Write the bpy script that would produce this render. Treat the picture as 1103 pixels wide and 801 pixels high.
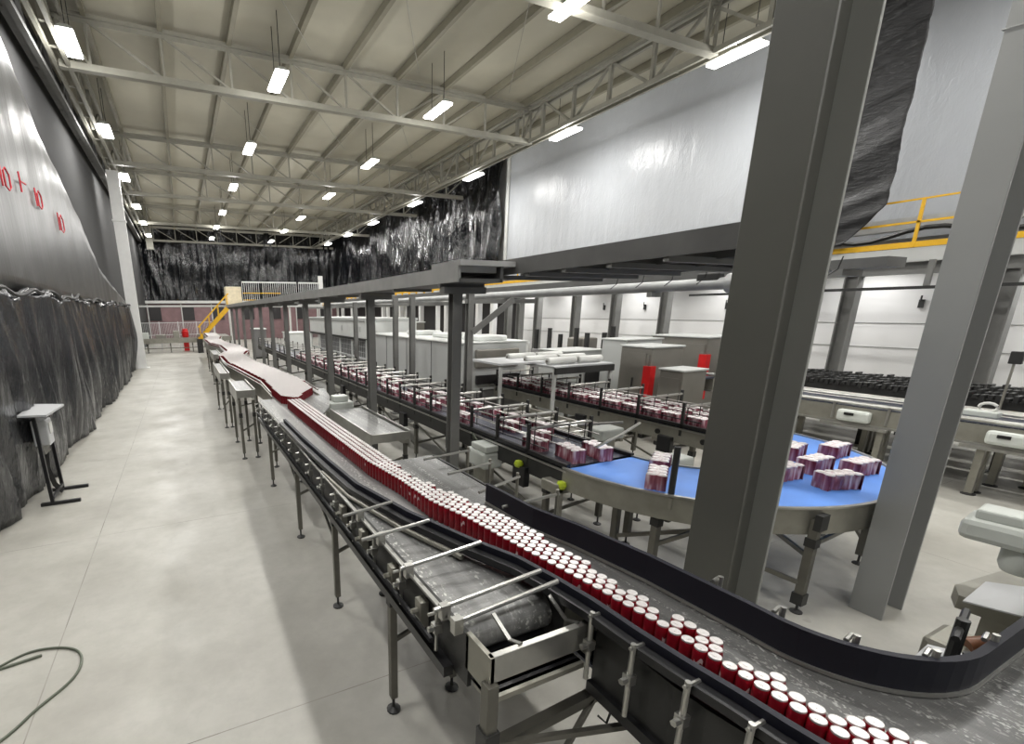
import bpy, math, random
from math import sin, cos, pi, sqrt, hypot, atan2
from mathutils import Vector, Matrix, noise

rnd = random.Random(11)
for o in list(bpy.data.objects):
    bpy.data.objects.remove(o)
SC = bpy.context.scene
COL = SC.collection

# ------------------------------------------------------------------ camera
YAW, PITCH, ROLL = 0.42408, 0.26068, -0.00924
FPX, PX, PY, W, HGT = 505.04, 431.71, 469.22, 1103.0, 801.0
EYE = Vector((0, 0, 3.0))
_f = Vector((sin(YAW) * cos(PITCH), cos(YAW) * cos(PITCH), -sin(PITCH)))
_r = Vector((cos(YAW), -sin(YAW), 0))
_u = _r.cross(_f)
R2 = _r * cos(ROLL) + _u * sin(ROLL)
U2 = _u * cos(ROLL) - _r * sin(ROLL)
cd = bpy.data.cameras.new('camera')
cam = bpy.data.objects.new('camera', cd)
COL.objects.link(cam)
m = Matrix((R2, U2, -_f)).transposed().to_4x4()
m.translation = EYE
cam.matrix_world = m
cd.sensor_fit = 'HORIZONTAL'
cd.sensor_width = 36.0
cd.lens = FPX * 36.0 / W
cd.shift_x = (W / 2 - PX) / W
cd.shift_y = (PY - HGT / 2) / W
cd.clip_start = 0.05
cd.clip_end = 300
SC.camera = cam

# ------------------------------------------------------------------ light and exposure
LAMP_WATT = 182.0      # downward share of each lamp
LAMP_SIDE_WATT = 130.0  # what its open sides throw around
world = bpy.data.worlds.new('hall_air')
SC.world = world
world.use_nodes = True
world.node_tree.nodes['Background'].inputs[0].default_value = (0.93, 0.96, 1.0, 1)
world.node_tree.nodes['Background'].inputs[1].default_value = 0.22
SC.view_settings.view_transform = 'Standard'
SC.view_settings.look = 'None'
SC.view_settings.gamma = 1.0
SC.view_settings.use_curve_mapping = False
SC.view_settings.exposure = 0.0
SC.cycles.use_denoising = True
SC.cycles.max_bounces = 6
SC.cycles.sample_clamp_indirect = 6.0


# ------------------------------------------------------------------ helpers
def lin(c):
    return tuple((x / 255.0 / 12.92) if x / 255.0 <= 0.04045 else ((x / 255.0 + 0.055) / 1.055) ** 2.4 for x in c)


class N:
    """small node-graph helper"""
    def __init__(self, name):
        self.m = bpy.data.materials.new(name)
        self.m.use_nodes = True
        self.t = self.m.node_tree
        self.b = self.t.nodes['Principled BSDF']
        self.co = self.t.nodes.new('ShaderNodeTexCoord').outputs['Object']

    def n(self, kind, **kw):
        x = self.t.nodes.new('ShaderNode' + kind)
        for k, v in kw.items():
            setattr(x, k, v)
        return x

    def l(self, a, b):
        self.t.links.new(a, b)

    def mapped(self, sx, sy, sz):
        mp = self.n('Mapping')
        mp.inputs['Scale'].default_value = (sx, sy, sz)
        self.l(self.co, mp.inputs['Vector'])
        return mp.outputs[0]

    def noise(self, scale, vec=None, detail=3.0, rough=0.55, dist=0.0):
        x = self.n('TexNoise')
        x.inputs['Scale'].default_value = scale
        x.inputs['Detail'].default_value = detail
        x.inputs['Roughness'].default_value = rough
        x.inputs['Distortion'].default_value = dist
        self.l(vec or self.co, x.inputs['Vector'])
        return x.outputs['Fac']

    def ramp(self, fac, stops):
        r = self.n('ValToRGB')
        e = r.color_ramp.elements
        while len(e) < len(stops):
            e.new(0.5)
        for s, (p, c) in zip(e, stops):
            s.position = p
            s.color = (*c, 1) if len(c) == 3 else c
        self.l(fac, r.inputs[0])
        return r.outputs[0]

    def math(self, op, a, b=None, clamp=False):
        x = self.n('Math', operation=op, use_clamp=clamp)
        for i, v in enumerate((a, b)):
            if v is None:
                continue
            if isinstance(v, (int, float)):
                x.inputs[i].default_value = v
            else:
                self.l(v, x.inputs[i])
        return x.outputs[0]

    def mix(self, fac, a, b):
        x = self.n('Mix', data_type='RGBA')
        for i, v in ((0, fac), (6, a), (7, b)):
            if isinstance(v, (int, float)):
                x.inputs[i].default_value = v
            elif isinstance(v, tuple):
                x.inputs[i].default_value = (*v, 1)
            else:
                self.l(v, x.inputs[i])
        return x.outputs[2]

    def bump(self, h, strength=0.3, dist=0.02):
        x = self.n('Bump')
        x.inputs['Strength'].default_value = strength
        x.inputs['Distance'].default_value = dist
        self.l(h, x.inputs['Height'])
        self.l(x.outputs[0], self.b.inputs['Normal'])

    def set(self, rough=0.5, metal=0.0, col=None, spec=None):
        self.b.inputs['Roughness'].default_value = rough
        self.b.inputs['Metallic'].default_value = metal
        if spec is not None:
            self.b.inputs['Specular IOR Level'].default_value = spec
        if col is not None:
            if isinstance(col, tuple):
                self.b.inputs['Base Color'].default_value = (*col, 1)
            else:
                self.l(col, self.b.inputs['Base Color'])
        return self.m


def paint(name, rgb, rough=0.5, metal=0.0, var=0.12, scale=4.0, bump=0.0, bscale=40):
    g = N(name)
    c = lin(rgb)
    lo = tuple(x * (1 - var) for x in c)
    hi = tuple(min(1, x * (1 + var)) for x in c)
    col = g.ramp(g.noise(scale), [(0.3, lo), (0.7, hi)])
    if bump:
        g.bump(g.noise(bscale), bump, 0.01)
    return g.set(rough, metal, col)


M = {}
# concrete floor: pale power-floated slab, paler walkway lane, sawn joints, stains
g = N('concrete_floor')
sep = g.n('SeparateXYZ')
g.l(g.co, sep.inputs[0])
X, Y = sep.outputs[0], sep.outputs[1]
base = g.ramp(g.noise(0.55, detail=6, rough=0.62), [(0.25, lin((150, 147, 138))), (0.55, lin((178, 176, 168))), (0.8, lin((192, 190, 182)))])
fine = g.noise(6.0, detail=5, rough=0.7)
base = g.mix(g.math('MULTIPLY', g.ramp(fine, [(0.42, (0, 0, 0)), (0.75, (1, 1, 1))]), 0.35), base, lin((150, 148, 140)))
lane = g.n('MapRange')
g.l(X, lane.inputs[0])
for i, v in ((1, -0.22), (2, -0.1), (3, 0.0), (4, 0.08)):
    lane.inputs[i].default_value = v
base = g.mix(lane.outputs[0], base, lin((148, 145, 140)))


def line(coord, at, half):
    return g.math('LESS_THAN', g.math('ABSOLUTE', g.math('SUBTRACT', coord, at)), half)


jy = g.math('LESS_THAN', g.math('ABSOLUTE', g.math('SUBTRACT', g.math('FRACT', g.math('DIVIDE', g.math('ADD', Y, 0.99), 4.08)), 0.0)), 0.0022)
jx = g.math('ADD', line(X, -1.39, 0.005), g.math('ADD', line(X, 3.4, 0.005), line(X, 8.2, 0.005)))
jn = g.math('MULTIPLY', g.math('ADD', jx, jy, True), g.ramp(g.noise(2.2), [(0.35, (0.15, 0.15, 0.15)), (0.6, (0.8, 0.8, 0.8))]))
base = g.mix(jn, base, lin((112, 106, 98)))
spots = g.ramp(g.noise(3.1, detail=2), [(0.74, (0, 0, 0)), (0.79, (1, 1, 1))])
base = g.mix(g.math('MULTIPLY', spots, 0.4), base, lin((118, 110, 100)))
g.bump(g.noise(9.0, detail=5), 0.06, 0.02)
g.l(g.ramp(g.noise(1.3), [(0.3, (0.32,) * 3), (0.7, (0.55,) * 3)]), g.b.inputs['Roughness'])
M['floor'] = g.set(0.42, 0, base, 0.4)

M['roof'] = paint('roof_panel', (172, 168, 152), 0.7, var=0.05, scale=0.8)
M['truss'] = paint('truss_paint', (146, 144, 133), 0.55, var=0.06)
M['purlin'] = paint('purlin_paint', (128, 124, 108), 0.6, var=0.06)
M['girder_grey'] = paint('girder_grey', (112, 112, 110), 0.55)
M['wall_grey'] = paint('wall_grey', (44, 44, 44), 0.95, var=0.06, scale=1)
M['column_white'] = paint('column_white', (214, 214, 212), 0.5, var=0.03)


def sheet(name, rgb, rough, stretch, bstr, scale=1.0, var=0.15, dist=0.05, spec=0.5):
    g = N(name)
    c = lin(rgb)
    v = g.mapped(*stretch)
    n1 = g.noise(scale, v, detail=5, rough=0.6, dist=0.6)
    n2 = g.noise(scale * 4.3, v, detail=3, rough=0.6, dist=1.0)
    h = g.math('ADD', n1, g.math('MULTIPLY', n2, 0.35))
    g.bump(h, bstr, dist)
    col = g.ramp(n1, [(0.3, tuple(x * (1 - var) for x in c)), (0.7, tuple(x * (1 + var) for x in c))])
    return g.set(rough, 0, col, spec)


M['black_sheet'] = sheet('black_plastic_sheet', (11, 12, 15), 0.12, (1.0, 1.0, 0.3), 1.0, 1.0, dist=0.22)
M['black_curtain'] = sheet('black_plastic_curtain', (46, 47, 50), 0.22, (1.0, 1.2, 0.3), 0.6, 1.5, dist=0.09, spec=0.8)
M['tarp'] = sheet('dark_tarp', (34, 34, 35), 0.4, (0.6, 0.6, 2.2), 0.7, 2.0, dist=0.06)
M['grey_sheet'] = sheet('grey_plastic_sheet', (64, 64, 63), 0.36, (0.5, 1.0, 0.18), 0.35, 1.3, var=0.06, dist=0.05)
M['white_sheet'] = sheet('white_plastic_sheet', (168, 171, 175), 0.3, (0.9, 0.9, 0.4), 0.75, 2.4, var=0.02, dist=0.04)
M['white_wall'] = paint('white_panel', (214, 213, 211), 0.5, var=0.02, scale=0.6)
M['brown_panel'] = paint('maroon_panel', (122, 96, 98), 0.6, var=0.15, scale=1.5)
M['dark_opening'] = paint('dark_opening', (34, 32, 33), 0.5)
M['col_dark_lit'] = paint('column_lit_grey', (158, 159, 153), 0.5, var=0.05, scale=1.5)  # far flange of the dark column: lit look put into a paler colour
M['col_dark'] = paint('column_dark_grey', (88, 88, 82), 0.5, var=0.06, scale=1.5)  # near flange kept darker in colour to stand in for its shade
M['col_grey'] = paint('column_grey', (142, 143, 141), 0.5, var=0.04, scale=1.5)
M['post'] = paint('post_grey', (112, 112, 109), 0.5, var=0.08)
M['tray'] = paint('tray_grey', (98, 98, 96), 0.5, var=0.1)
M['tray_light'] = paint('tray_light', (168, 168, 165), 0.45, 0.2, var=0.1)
M['pipe'] = paint('pipe_grey', (160, 161, 160), 0.4, 0.2)
M['yellow'] = paint('safety_yellow', (222, 172, 24), 0.45, var=0.08)
M['cream'] = paint('cream_paint', (216, 204, 176), 0.5)
M['beam_white'] = paint('beam_pale', (188, 189, 186), 0.5, var=0.04)
M['steel'] = paint('stainless_steel', (176, 175, 170), 0.32, 0.85, var=0.1, scale=6)
M['steel_dull'] = paint('stainless_dull', (150, 148, 138), 0.42, 0.6, var=0.12, scale=5)
M['leg'] = paint('leg_steel', (112, 110, 102), 0.42, 0.55, var=0.15)
M['dark_steel'] = paint('dark_steel', (52, 52, 51), 0.45, 0.3, var=0.2)
M['black'] = paint('black_plastic', (22, 22, 24), 0.4)
M['black_rail'] = paint('blue_black_rail', (10, 11, 26), 0.6)
M['rubber'] = paint('rubber_black', (26, 26, 26), 0.6)
M['housing'] = paint('pale_housing', (196, 200, 194), 0.4, var=0.04)
M['machine'] = paint('machine_panel', (190, 192, 190), 0.4, 0.1, var=0.03, scale=1)
M['machine_light'] = paint('machine_light', (216, 218, 215), 0.4, var=0.03)
M['machine_grey'] = paint('machine_grey', (120, 119, 119), 0.45, 0.2, var=0.06)
M['cabinet'] = paint('cabinet_steel', (136, 133, 126), 0.36, 0.5, var=0.08, scale=2)
M['red'] = paint('signal_red', (200, 24, 26), 0.4)
M['marking'] = paint('red_marking', (196, 40, 52), 0.6)
M['lime'] = paint('lime_cap', (168, 186, 40), 0.35)
M['roll_white'] = paint('film_roll_white', (204, 204, 200), 0.45, var=0.03)
M['brown'] = paint('brown_shaft', (112, 72, 48), 0.4)
M['cable'] = paint('grey_green_cable', (92, 98, 84), 0.5)
M['board'] = paint('board_grey', (186, 187, 188), 0.45, var=0.03)
M['silver'] = paint('can_silver', (226, 222, 220), 0.33, 0.45, var=0.04, scale=30)
M['blue_belt'] = paint('blue_belt', (92, 142, 222), 0.5, var=0.05, scale=3)

# modular chain belt: rows of small links with bright specks painted in as glints
def belt(name, lo, hi, glint, metal=0.55, fine=46.0):
    g = N(name)
    br = g.n('TexBrick')
    br.inputs['Scale'].default_value = 1.0
    br.inputs['Brick Width'].default_value = 0.05
    br.inputs['Row Height'].default_value = 0.025
    br.inputs['Mortar Size'].default_value = 0.004
    g.l(g.co, br.inputs['Vector'])
    n = g.noise(3.0, g.mapped(4, 0.35, 1), detail=4)
    col = g.ramp(n, [(0.3, lin(lo)), (0.7, lin(hi))])
    sp = g.ramp(g.noise(fine, g.mapped(1, 0.6, 1), detail=2), [(0.55, (0, 0, 0)), (0.63, (1, 1, 1))])
    streak = g.ramp(g.noise(2.0, g.mapped(7, 0.3, 1), detail=2), [(0.46, (0, 0, 0)), (0.62, (1, 1, 1))])
    col = g.mix(g.math('MULTIPLY', g.math('MULTIPLY', sp, streak), glint), col, lin((205, 205, 200)))
    g.bump(br.outputs['Fac'], 0.5, 0.004)
    return g.set(0.36, metal, col)


M['belt'] = belt('chain_belt', (112, 112, 111), (146, 146, 144), 1.0, 0.3)
M['belt_curve'] = belt('curve_chain_belt', (84, 84, 83), (112, 112, 110), 0.6, 0.35, 80.0)
M['belt_dark'] = belt('pack_belt', (36, 40, 56), (66, 70, 84), 0.25, 0.2)

# printed can: dark red with an occasional white swash
g = N('can_red')
sp = g.n('SeparateXYZ')
g.l(g.co, sp.inputs[0])
ang = g.math('ARCTAN2', sp.outputs[1], sp.outputs[0])
wav = g.math('ADD', 0.085, g.math('MULTIPLY', g.math('SINE', g.math('MULTIPLY', ang, 5.0)), 0.012))
band = g.math('LESS_THAN', g.math('ABSOLUTE', g.math('SUBTRACT', sp.outputs[2], wav)), 0.011)
rand = g.n('ObjectInfo').outputs['Random']
arc = g.math('MULTIPLY', g.math('LESS_THAN', g.math('ABSOLUTE', ang), 0.6), g.math('GREATER_THAN', rand, 0.7))
body = g.ramp(g.noise(20.0), [(0.3, lin((120, 14, 28))), (0.7, lin((158, 20, 36)))])
M['can_red'] = g.set(0.3, 0.25, g.mix(g.math('MULTIPLY', band, arc), body, lin((225, 205, 205))))

# shrink-wrapped pack: cans seen through film
g = N('pack_film')
v = g.noise(17.0, g.mapped(1, 1, 0.25), detail=1)
M['pack_side'] = g.set(0.25, 0.0, g.ramp(v, [(0.32, lin((112, 42, 54))), (0.52, lin((160, 100, 112))), (0.7, lin((222, 200, 204)))]))
g = N('pack_film_top')
M['pack_top'] = g.set(0.25, 0.1, g.ramp(g.noise(30.0), [(0.3, lin((214, 186, 190))), (0.5, lin((240, 234, 234)))]))

g = N('lamp_diffuser')
g.b.inputs['Emission Color'].default_value = (1.0, 0.985, 0.95, 1)
g.b.inputs['Emission Strength'].default_value = 14.0
M['lamp'] = g.set(0.5, 0, (0.9, 0.9, 0.9))
M['lamp'].cycles.emission_sampling = 'NONE'

# guard mesh: see-through wire grid built in geometry, so only a paint here
M['mesh_wire'] = paint('guard_wire', (196, 198, 198), 0.45)

WORLD_LOC = {}


class MB:
    def __init__(self):
        self.v = []
        self.f = []

    def add(self, vs, fs):
        k = len(self.v)
        self.v += [tuple(p) for p in vs]
        self.f += [tuple(i + k for i in q) for q in fs]
        return self

    def bx(self, x0, x1, y0, y1, z0, z1):
        vs = [(x, y, z) for z in (z0, z1) for x, y in ((x0, y0), (x1, y0), (x1, y1), (x0, y1))]
        return self.add(vs, [(3, 2, 1, 0), (4, 5, 6, 7), (0, 1, 5, 4), (1, 2, 6, 5), (2, 3, 7, 6), (3, 0, 4, 7)])

    def box(self, c, s, rz=0.0):
        ca, sa = cos(rz), sin(rz)
        vs = []
        for z in (-.5, .5):
            for x, y in ((-.5, -.5), (.5, -.5), (.5, .5), (-.5, .5)):
                a, b = x * s[0], y * s[1]
                vs.append((c[0] + a * ca - b * sa, c[1] + a * sa + b * ca, c[2] + z * s[2]))
        return self.add(vs, [(3, 2, 1, 0), (4, 5, 6, 7), (0, 1, 5, 4), (1, 2, 6, 5), (2, 3, 7, 6), (3, 0, 4, 7)])

    def beam(self, p, q, w, h):
        """rectangular bar from p to q: w sideways, h upwards"""
        p, q = Vector(p), Vector(q)
        d = (q - p).normalized()
        up = Vector((0, 0, 1)) if abs(d.z) < 0.95 else Vector((0, 1, 0))
        s = d.cross(up).normalized()
        u = s.cross(d).normalized()
        vs = [e + s * a * w / 2 + u * b * h / 2 for e in (p, q) for a, b in ((-1, -1), (1, -1), (1, 1), (-1, 1))]
        return self.add(vs, [(3, 2, 1, 0), (4, 5, 6, 7), (0, 1, 5, 4), (1, 2, 6, 5), (2, 3, 7, 6), (3, 0, 4, 7)])

    def tube(self, path, r, n=8):
        path = [Vector(p) for p in path]
        rings = []
        for i, p in enumerate(path):
            d = (path[min(i + 1, len(path) - 1)] - path[max(i - 1, 0)]).normalized()
            up = Vector((0, 0, 1)) if abs(d.z) < 0.9 else Vector((0, 1, 0))
            s = d.cross(up).normalized()
            u = s.cross(d)
            rings.append([p + (s * cos(2 * pi * k / n) + u * sin(2 * pi * k / n)) * r for k in range(n)])
        fs = []
        for i in range(len(rings) - 1):
            for k in range(n):
                a, b = i * n + k, i * n + (k + 1) % n
                fs.append((a, b, b + n, a + n))
        fs.append(tuple(reversed(range(n))))
        fs.append(tuple((len(rings) - 1) * n + k for k in range(n)))
        return self.add([v for rr in rings for v in rr], fs)

    def cyl(self, p, q, r, n=16):
        return self.tube([p, q], r, n)

    def prism(self, poly, z0, z1):
        n = len(poly)
        vs = [(x, y, z0) for x, y in poly] + [(x, y, z1) for x, y in poly]
        fs = [tuple(reversed(range(n))), tuple(range(n, 2 * n))] + [(i, (i + 1) % n, (i + 1) % n + n, i + n) for i in range(n)]
        return self.add(vs, fs)

    def sweep(self, path, prof):
        """closed profile [(offset to the right, z)] carried along a plan path [(x, y)]"""
        n = len(prof)
        vs = []
        for i, p in enumerate(path):
            a = Vector(path[max(i - 1, 0)])
            b = Vector(path[min(i + 1, len(path) - 1)])
            d = (b - a).normalized()
            nr = Vector((d.y, -d.x))
            k = 1.0
            if 0 < i < len(path) - 1:
                d0 = (Vector(p) - a).normalized()
                k = 1.0 / max(0.5, nr.dot(Vector((d0.y, -d0.x))))
            for o, z in prof:
                vs.append((p[0] + nr.x * o * k, p[1] + nr.y * o * k, z))
        fs = []
        for i in range(len(path) - 1):
            for k in range(n):
                a, b = i * n + k, i * n + (k + 1) % n
                fs.append((a, a + n, b + n, b))
        fs.append(tuple(range(n)))
        fs.append(tuple(reversed([(len(path) - 1) * n + k for k in range(n)])))
        return self.add(vs, fs)

    def strip(self, path, o0, o1, z0, z1):
        return self.sweep(path, [(o0, z0), (o1, z0), (o1, z1), (o0, z1)])

    def lathe(self, prof, c, n=16):
        vs, fs = [], []
        for r, z in prof:
            vs += [(c[0] + r * cos(2 * pi * k / n), c[1] + r * sin(2 * pi * k / n), c[2] + z) for k in range(n)]
        for i in range(len(prof) - 1):
            for k in range(n):
                a, b = i * n + k, i * n + (k + 1) % n
                fs.append((a, b, b + n, a + n))
        fs.append(tuple(reversed(range(n))))
        fs.append(tuple((len(prof) - 1) * n + k for k in range(n)))
        return self.add(vs, fs)

    def grid(self, fn, us, ws):
        nw = len(ws)
        vs = [fn(u, w) for u in us for w in ws]
        fs = [(i * nw + j, (i + 1) * nw + j, (i + 1) * nw + j + 1, i * nw + j + 1) for i in range(len(us) - 1) for j in range(nw - 1)]
        return self.add(vs, fs)

    def hsec(self, x, y, z0, z1, depth, width, t, axis='x'):
        """H column: flanges face +-axis"""
        for s in (-1, 1):
            c = s * (depth / 2 - t / 2)
            if axis == 'x':
                self.bx(x + c - t / 2, x + c + t / 2, y - width / 2, y + width / 2, z0, z1)
            else:
                self.bx(x - width / 2, x + width / 2, y + c - t / 2, y + c + t / 2, z0, z1)
        if axis == 'x':
            self.bx(x - depth / 2 + t, x + depth / 2 - t, y - t / 2, y + t / 2, z0, z1)
        else:
            self.bx(x - t / 2, x + t / 2, y - depth / 2 + t, y + depth / 2 - t, z0, z1)
        return self

    def build(self, name, mat, parent=None, smooth=False, bevel=0.0, loc=None, label=None):
        me = bpy.data.meshes.new(name)
        pl = WORLD_LOC.get(parent.name, Vector((0, 0, 0))) if parent else Vector(loc or (0, 0, 0))
        me.from_pydata([(a - pl.x, b - pl.y, c - pl.z) for a, b, c in self.v], [], self.f)
        me.materials.append(M[mat])
        if smooth:
            me.shade_smooth()
            me.set_sharp_from_angle(angle=0.7)
        o = bpy.data.objects.new(name, me)
        COL.objects.link(o)
        if parent:
            o.parent = parent
        else:
            o.location = pl
        WORLD_LOC[o.name] = pl
        if bevel:
            b = o.modifiers.new('bevel', 'BEVEL')
            b.width = bevel
            b.segments = 2
            b.limit_method = 'ANGLE'
        if label:
            o['label'] = label
        return o


def tag(o, label, cat, group=None):
    o['label'] = label
    o['category'] = cat
    if group:
        o['group'] = group
    return o


def thing(name, label, cat, loc=(0, 0, 0), group=None):
    o = bpy.data.objects.new(name, None)
    o.empty_display_size = 0.1
    COL.objects.link(o)
    o.location = loc
    WORLD_LOC[o.name] = Vector(loc)
    return tag(o, label, cat, group)


def struct(o):
    o['kind'] = 'structure'
    return o


def kids(o):
    return [c for c in o.children]


def dup(root, loc, rz=0.0, label=None, group=None):
    r = root.copy()
    COL.objects.link(r)
    r.location = loc
    r.rotation_euler = (0, 0, rz)
    if label:
        r['label'] = label
    if group:
        r['group'] = group
    for ch in root.children:
        c = ch.copy()
        COL.objects.link(c)
        c.parent = r
        for gch in ch.children:
            d = gch.copy()
            COL.objects.link(d)
            d.parent = c
    WORLD_LOC[r.name] = Vector(loc)
    return r


def frange(a, b, n):
    return [a + (b - a) * i / (n - 1) for i in range(n)]


def lerp_tab(tab, t):
    """tab sorted by key descending or ascending"""
    tab = sorted(tab)
    if t <= tab[0][0]:
        return tab[0][1]
    for (a, va), (b, vb) in zip(tab, tab[1:]):
        if t <= b:
            return va + (vb - va) * (t - a) / (b - a)
    return tab[-1][1]


ORD = ['first', 'second', 'third', 'fourth', 'fifth', 'sixth', 'seventh', 'eighth', 'ninth', 'tenth', 'eleventh', 'twelfth', 'thirteenth', 'fourteenth']

# =================================================================== the setting
YF = 57.0        # far wall
struct(MB().bx(-3.4, 18.3, -8, YF + .3, -0.2, 0).build('floor', 'floor'))
struct(MB().bx(-3.4, 18.3, -8, YF + .3, 11.62, 11.7).build('ceiling', 'roof'))
struct(MB().bx(-3.4, -3.2, -8, YF, 0, 11.6).build('wall_left', 'wall_grey'))
struct(MB().bx(-3.4, 18.3, YF + .1, YF + .3, 0, 11.6).build('wall_back', 'dark_opening'))
struct(MB().bx(18.1, 18.3, -8, YF, 0, 11.6).build('wall_right', 'white_wall'))


def folds(a, b, amp, k):
    return amp * (0.5 * sin(a * 2.1 * k + 0.5 * sin(b * 0.9)) + 0.3 * sin(a * 5.3 * k + 1.3 + 0.9 * sin(b * 0.6)) + 0.22 * sin(a * 11.7 * k + 0.4 * b))


def drape(s, z, amp, f=1.0, seed=0.0):
    """irregular gathered folds: sharp valleys, rounded crests"""
    a = noise.noise(Vector((s * 1.5 * f, z * .22, seed)))
    b = noise.noise(Vector((s * 3.6 * f, z * .35, seed + 9.1)))
    c = noise.noise(Vector((s * .45 * f, z * .5, seed + 4.4)))
    return amp * (1.5 * (abs(a) - .25) + .6 * (abs(b) - .2) + .9 * c)


# left wall: pale grey sheeting above, dark curtain of plastic below
TOP = [(2, 11.3), (8, 11.0), (13, 8.55), (15, 7.4), (17.8, 6.5), (22, 4.75), (25, 4.2), (29.7, 3.7)]


def grey_pt(y, t):
    zt = lerp_tab(TOP, y)
    z = 3.4 + (zt - 3.4) * t
    return (-2.6 + folds(y, z, .035, .5) - 0.12 * max(0, t - .8) * 5 * 0.4, y, z)


gs = MB().grid(grey_pt, frange(2, 29.7, 120), frange(0, 1, 24)).build('plastic_sheeting', 'grey_sheet', smooth=True)
tag(gs, 'pale grey plastic sheeting hung along the upper left wall', 'plastic sheet')
gs.modifiers.new('thickness', 'SOLIDIFY').thickness = 0.012
wr = gs


def mark(y, z, s, strokes):
    mb = MB()
    for st in strokes:
        mb.tube([(-2.545, y + a * s * 1.9, z + b * s) for a, b in st], 0.016, 5)
    mb.build('painted_mark', 'marking', wr, label='red number sprayed on the sheeting')


ONE = [(0, 0), (0, 1)]
ZERO = [(.25, .1), (.25, .8), (.45, 1), (.7, .8), (.7, .2), (.5, 0), (.25, .1)]
mark(15.3, 5.05, .42, [ONE, ZERO])
mark(13.3, 5.25, .36, [ONE, ZERO])
mark(12.2, 5.3, .36, [[(0, 0), (0, 1), (0, .55), (.6, .62)]])
mark(11.0, 5.15, .36, [ONE, ZERO])

# a pale strip of tape catches the light above the numbers
def curtain_pt(y, t):
    y = y + .05 * sin(y * 2.7)
    z = 0.01 + t * (3.42 + 0.05 * sin(y * 1.7) + .04 * sin(y * 4.1))
    lean = -(1 - t) * (0.5 + .35 * sin(y * .8))
    amp = .075 * (1.0 - 0.35 * t)
    bulge = 0.10 * sin(pi * min(1, t * 1.0)) * 0.6
    return (-2.57 + bulge + drape(y + lean, z, .22 * (1.05 - .5 * t), 1.0, 2.0) + .05 * (1 - .5 * t) * abs(noise.noise(Vector(((y + lean) * 5.5, z * .3, 31)))) + .012 * sin(9 * (y + lean) + 4 * t), y, z)


ct = MB().grid(curtain_pt, frange(2.0, 31.0, 420), frange(0, 1, 22)).build('plastic_curtain', 'black_curtain', smooth=True)
tag(ct, 'black plastic curtain draped in folds along the foot of the left wall', 'curtain')
ct.modifiers.new('thickness', 'SOLIDIFY').thickness = 0.008
hem = MB()
hem.tube([(-2.47 + .03 * sin(y * 3), y, 3.4 + 0.05 * sin(y * 1.7) + .04 * sin(y * 4.1)) for y in frange(2.0, 31.0, 130)], 0.035, 6)
hem.build('curtain_hem', 'rubber', ct)

# far wall: black sheeting above a maroon partition with dark openings
def back_pt(x, t):
    z = 4.15 + 7.4 * t
    return (x, YF - .3 + drape(x, z, .3, .8, 5.0), z)


bs = MB().grid(back_pt, frange(-3.2, 18, 170), frange(0, 1, 26)).build('black_sheeting', 'black_sheet', smooth=True)
tag(bs, 'glossy black plastic sheeting covering the far end wall', 'plastic sheet')


def black_right(y, t):
    z = 4.5 + 7.05 * t
    return (17.65 + drape(y, z, .3, .9, 7.0), y, z)


bs2 = MB().grid(lambda y, t: black_right(y, t), frange(24.6, YF - 1.1, 260), frange(0, 1, 26)).build('black_sheeting', 'black_sheet', smooth=True)
tag(bs2, 'glossy black plastic sheeting on the right wall beyond the white sheeting', 'plastic sheet')


def white_right(y, t):
    z = 4.75 + 6.8 * t
    d = hypot((y - 15) / 3.0, (z - 7.4) / 1.2)
    pucker = 0.018 * math.exp(-d * d) * sin(22 * (z - 7.4) + 6 * sin(4 * y) + 9 * y)
    return (17.95 + folds(y, z, .018, 1.6) * (1 - .7 * t) + pucker, y, z)


ws = MB().grid(white_right, frange(-2.8, 24.4, 260), frange(0, 1, 50)).build('white_sheeting', 'white_sheet', smooth=True)
tag(ws, 'shiny white plastic sheeting hung above the yellow gallery on the right', 'plastic sheet')
ed = MB().bx(17.86, 17.93, 24.25, 24.5, 4.75, 11.5)
ed.build('edge_strip', 'beam_white', ws)

struct(MB().bx(17.5, 17.6, -3, 22.0, 0, 4.0).build('trim_1', 'white_wall'))     # white lower wall under the gallery
for i, z in enumerate((1.9, 2.55)):
    struct(MB().bx(17.485, 17.5, -3, 22.0, z, z + .012).build('trim_%d' % (2 + i), 'post'))
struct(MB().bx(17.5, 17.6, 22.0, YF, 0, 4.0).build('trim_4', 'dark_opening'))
# small dark hooks stuck to the white wall
k = 0
for y in (4.6, 5.9, 8.4, 9.6, 10.8, 13.2, 14.1, 16.2, 18.1):
    k += 1
    h = MB().bx(17.44, 17.485, y - .05, y + .05, 2.95, 3.16)
    h.tube([(17.44, y, 3.14), (17.40, y, 3.16), (17.40, y, 3.26)], .02, 5)
    tag(h.build('wall_hook', 'dark_steel'), 'small dark hook on the white wall under the gallery', 'hook', 'hooks on the white lower wall')

# far partition
pt = thing('partition_wall', 'maroon partition with dark openings below the black far wall', 'partition', (7, YF - .2, 0))
MB().bx(-3.2, 17.4, YF - .25, YF - .1, 0, 3.9).build('panel', 'brown_panel', pt)
for x in (-3.0, .2, 3.2, 6.4, 9.4, 12.4, 15.2):
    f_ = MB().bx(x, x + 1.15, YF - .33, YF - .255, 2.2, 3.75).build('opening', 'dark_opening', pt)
    MB().bx(x - .12, x - .02, YF - .4, YF - .255, 0.1, 3.9).build('opening_frame', 'beam_white', f_)
MB().bx(-3.2, 17.4, YF - .6, YF - .1, 3.95, 4.22).build('beam', 'beam_white', pt)
pb = MB().bx(-3.0, 6.5, 44.4, 44.55, 3.45, 3.6)
tag(pb.build('pipe_beam', 'beam_white'), 'pale horizontal beam spanning in front of the far partition', 'beam')

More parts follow.
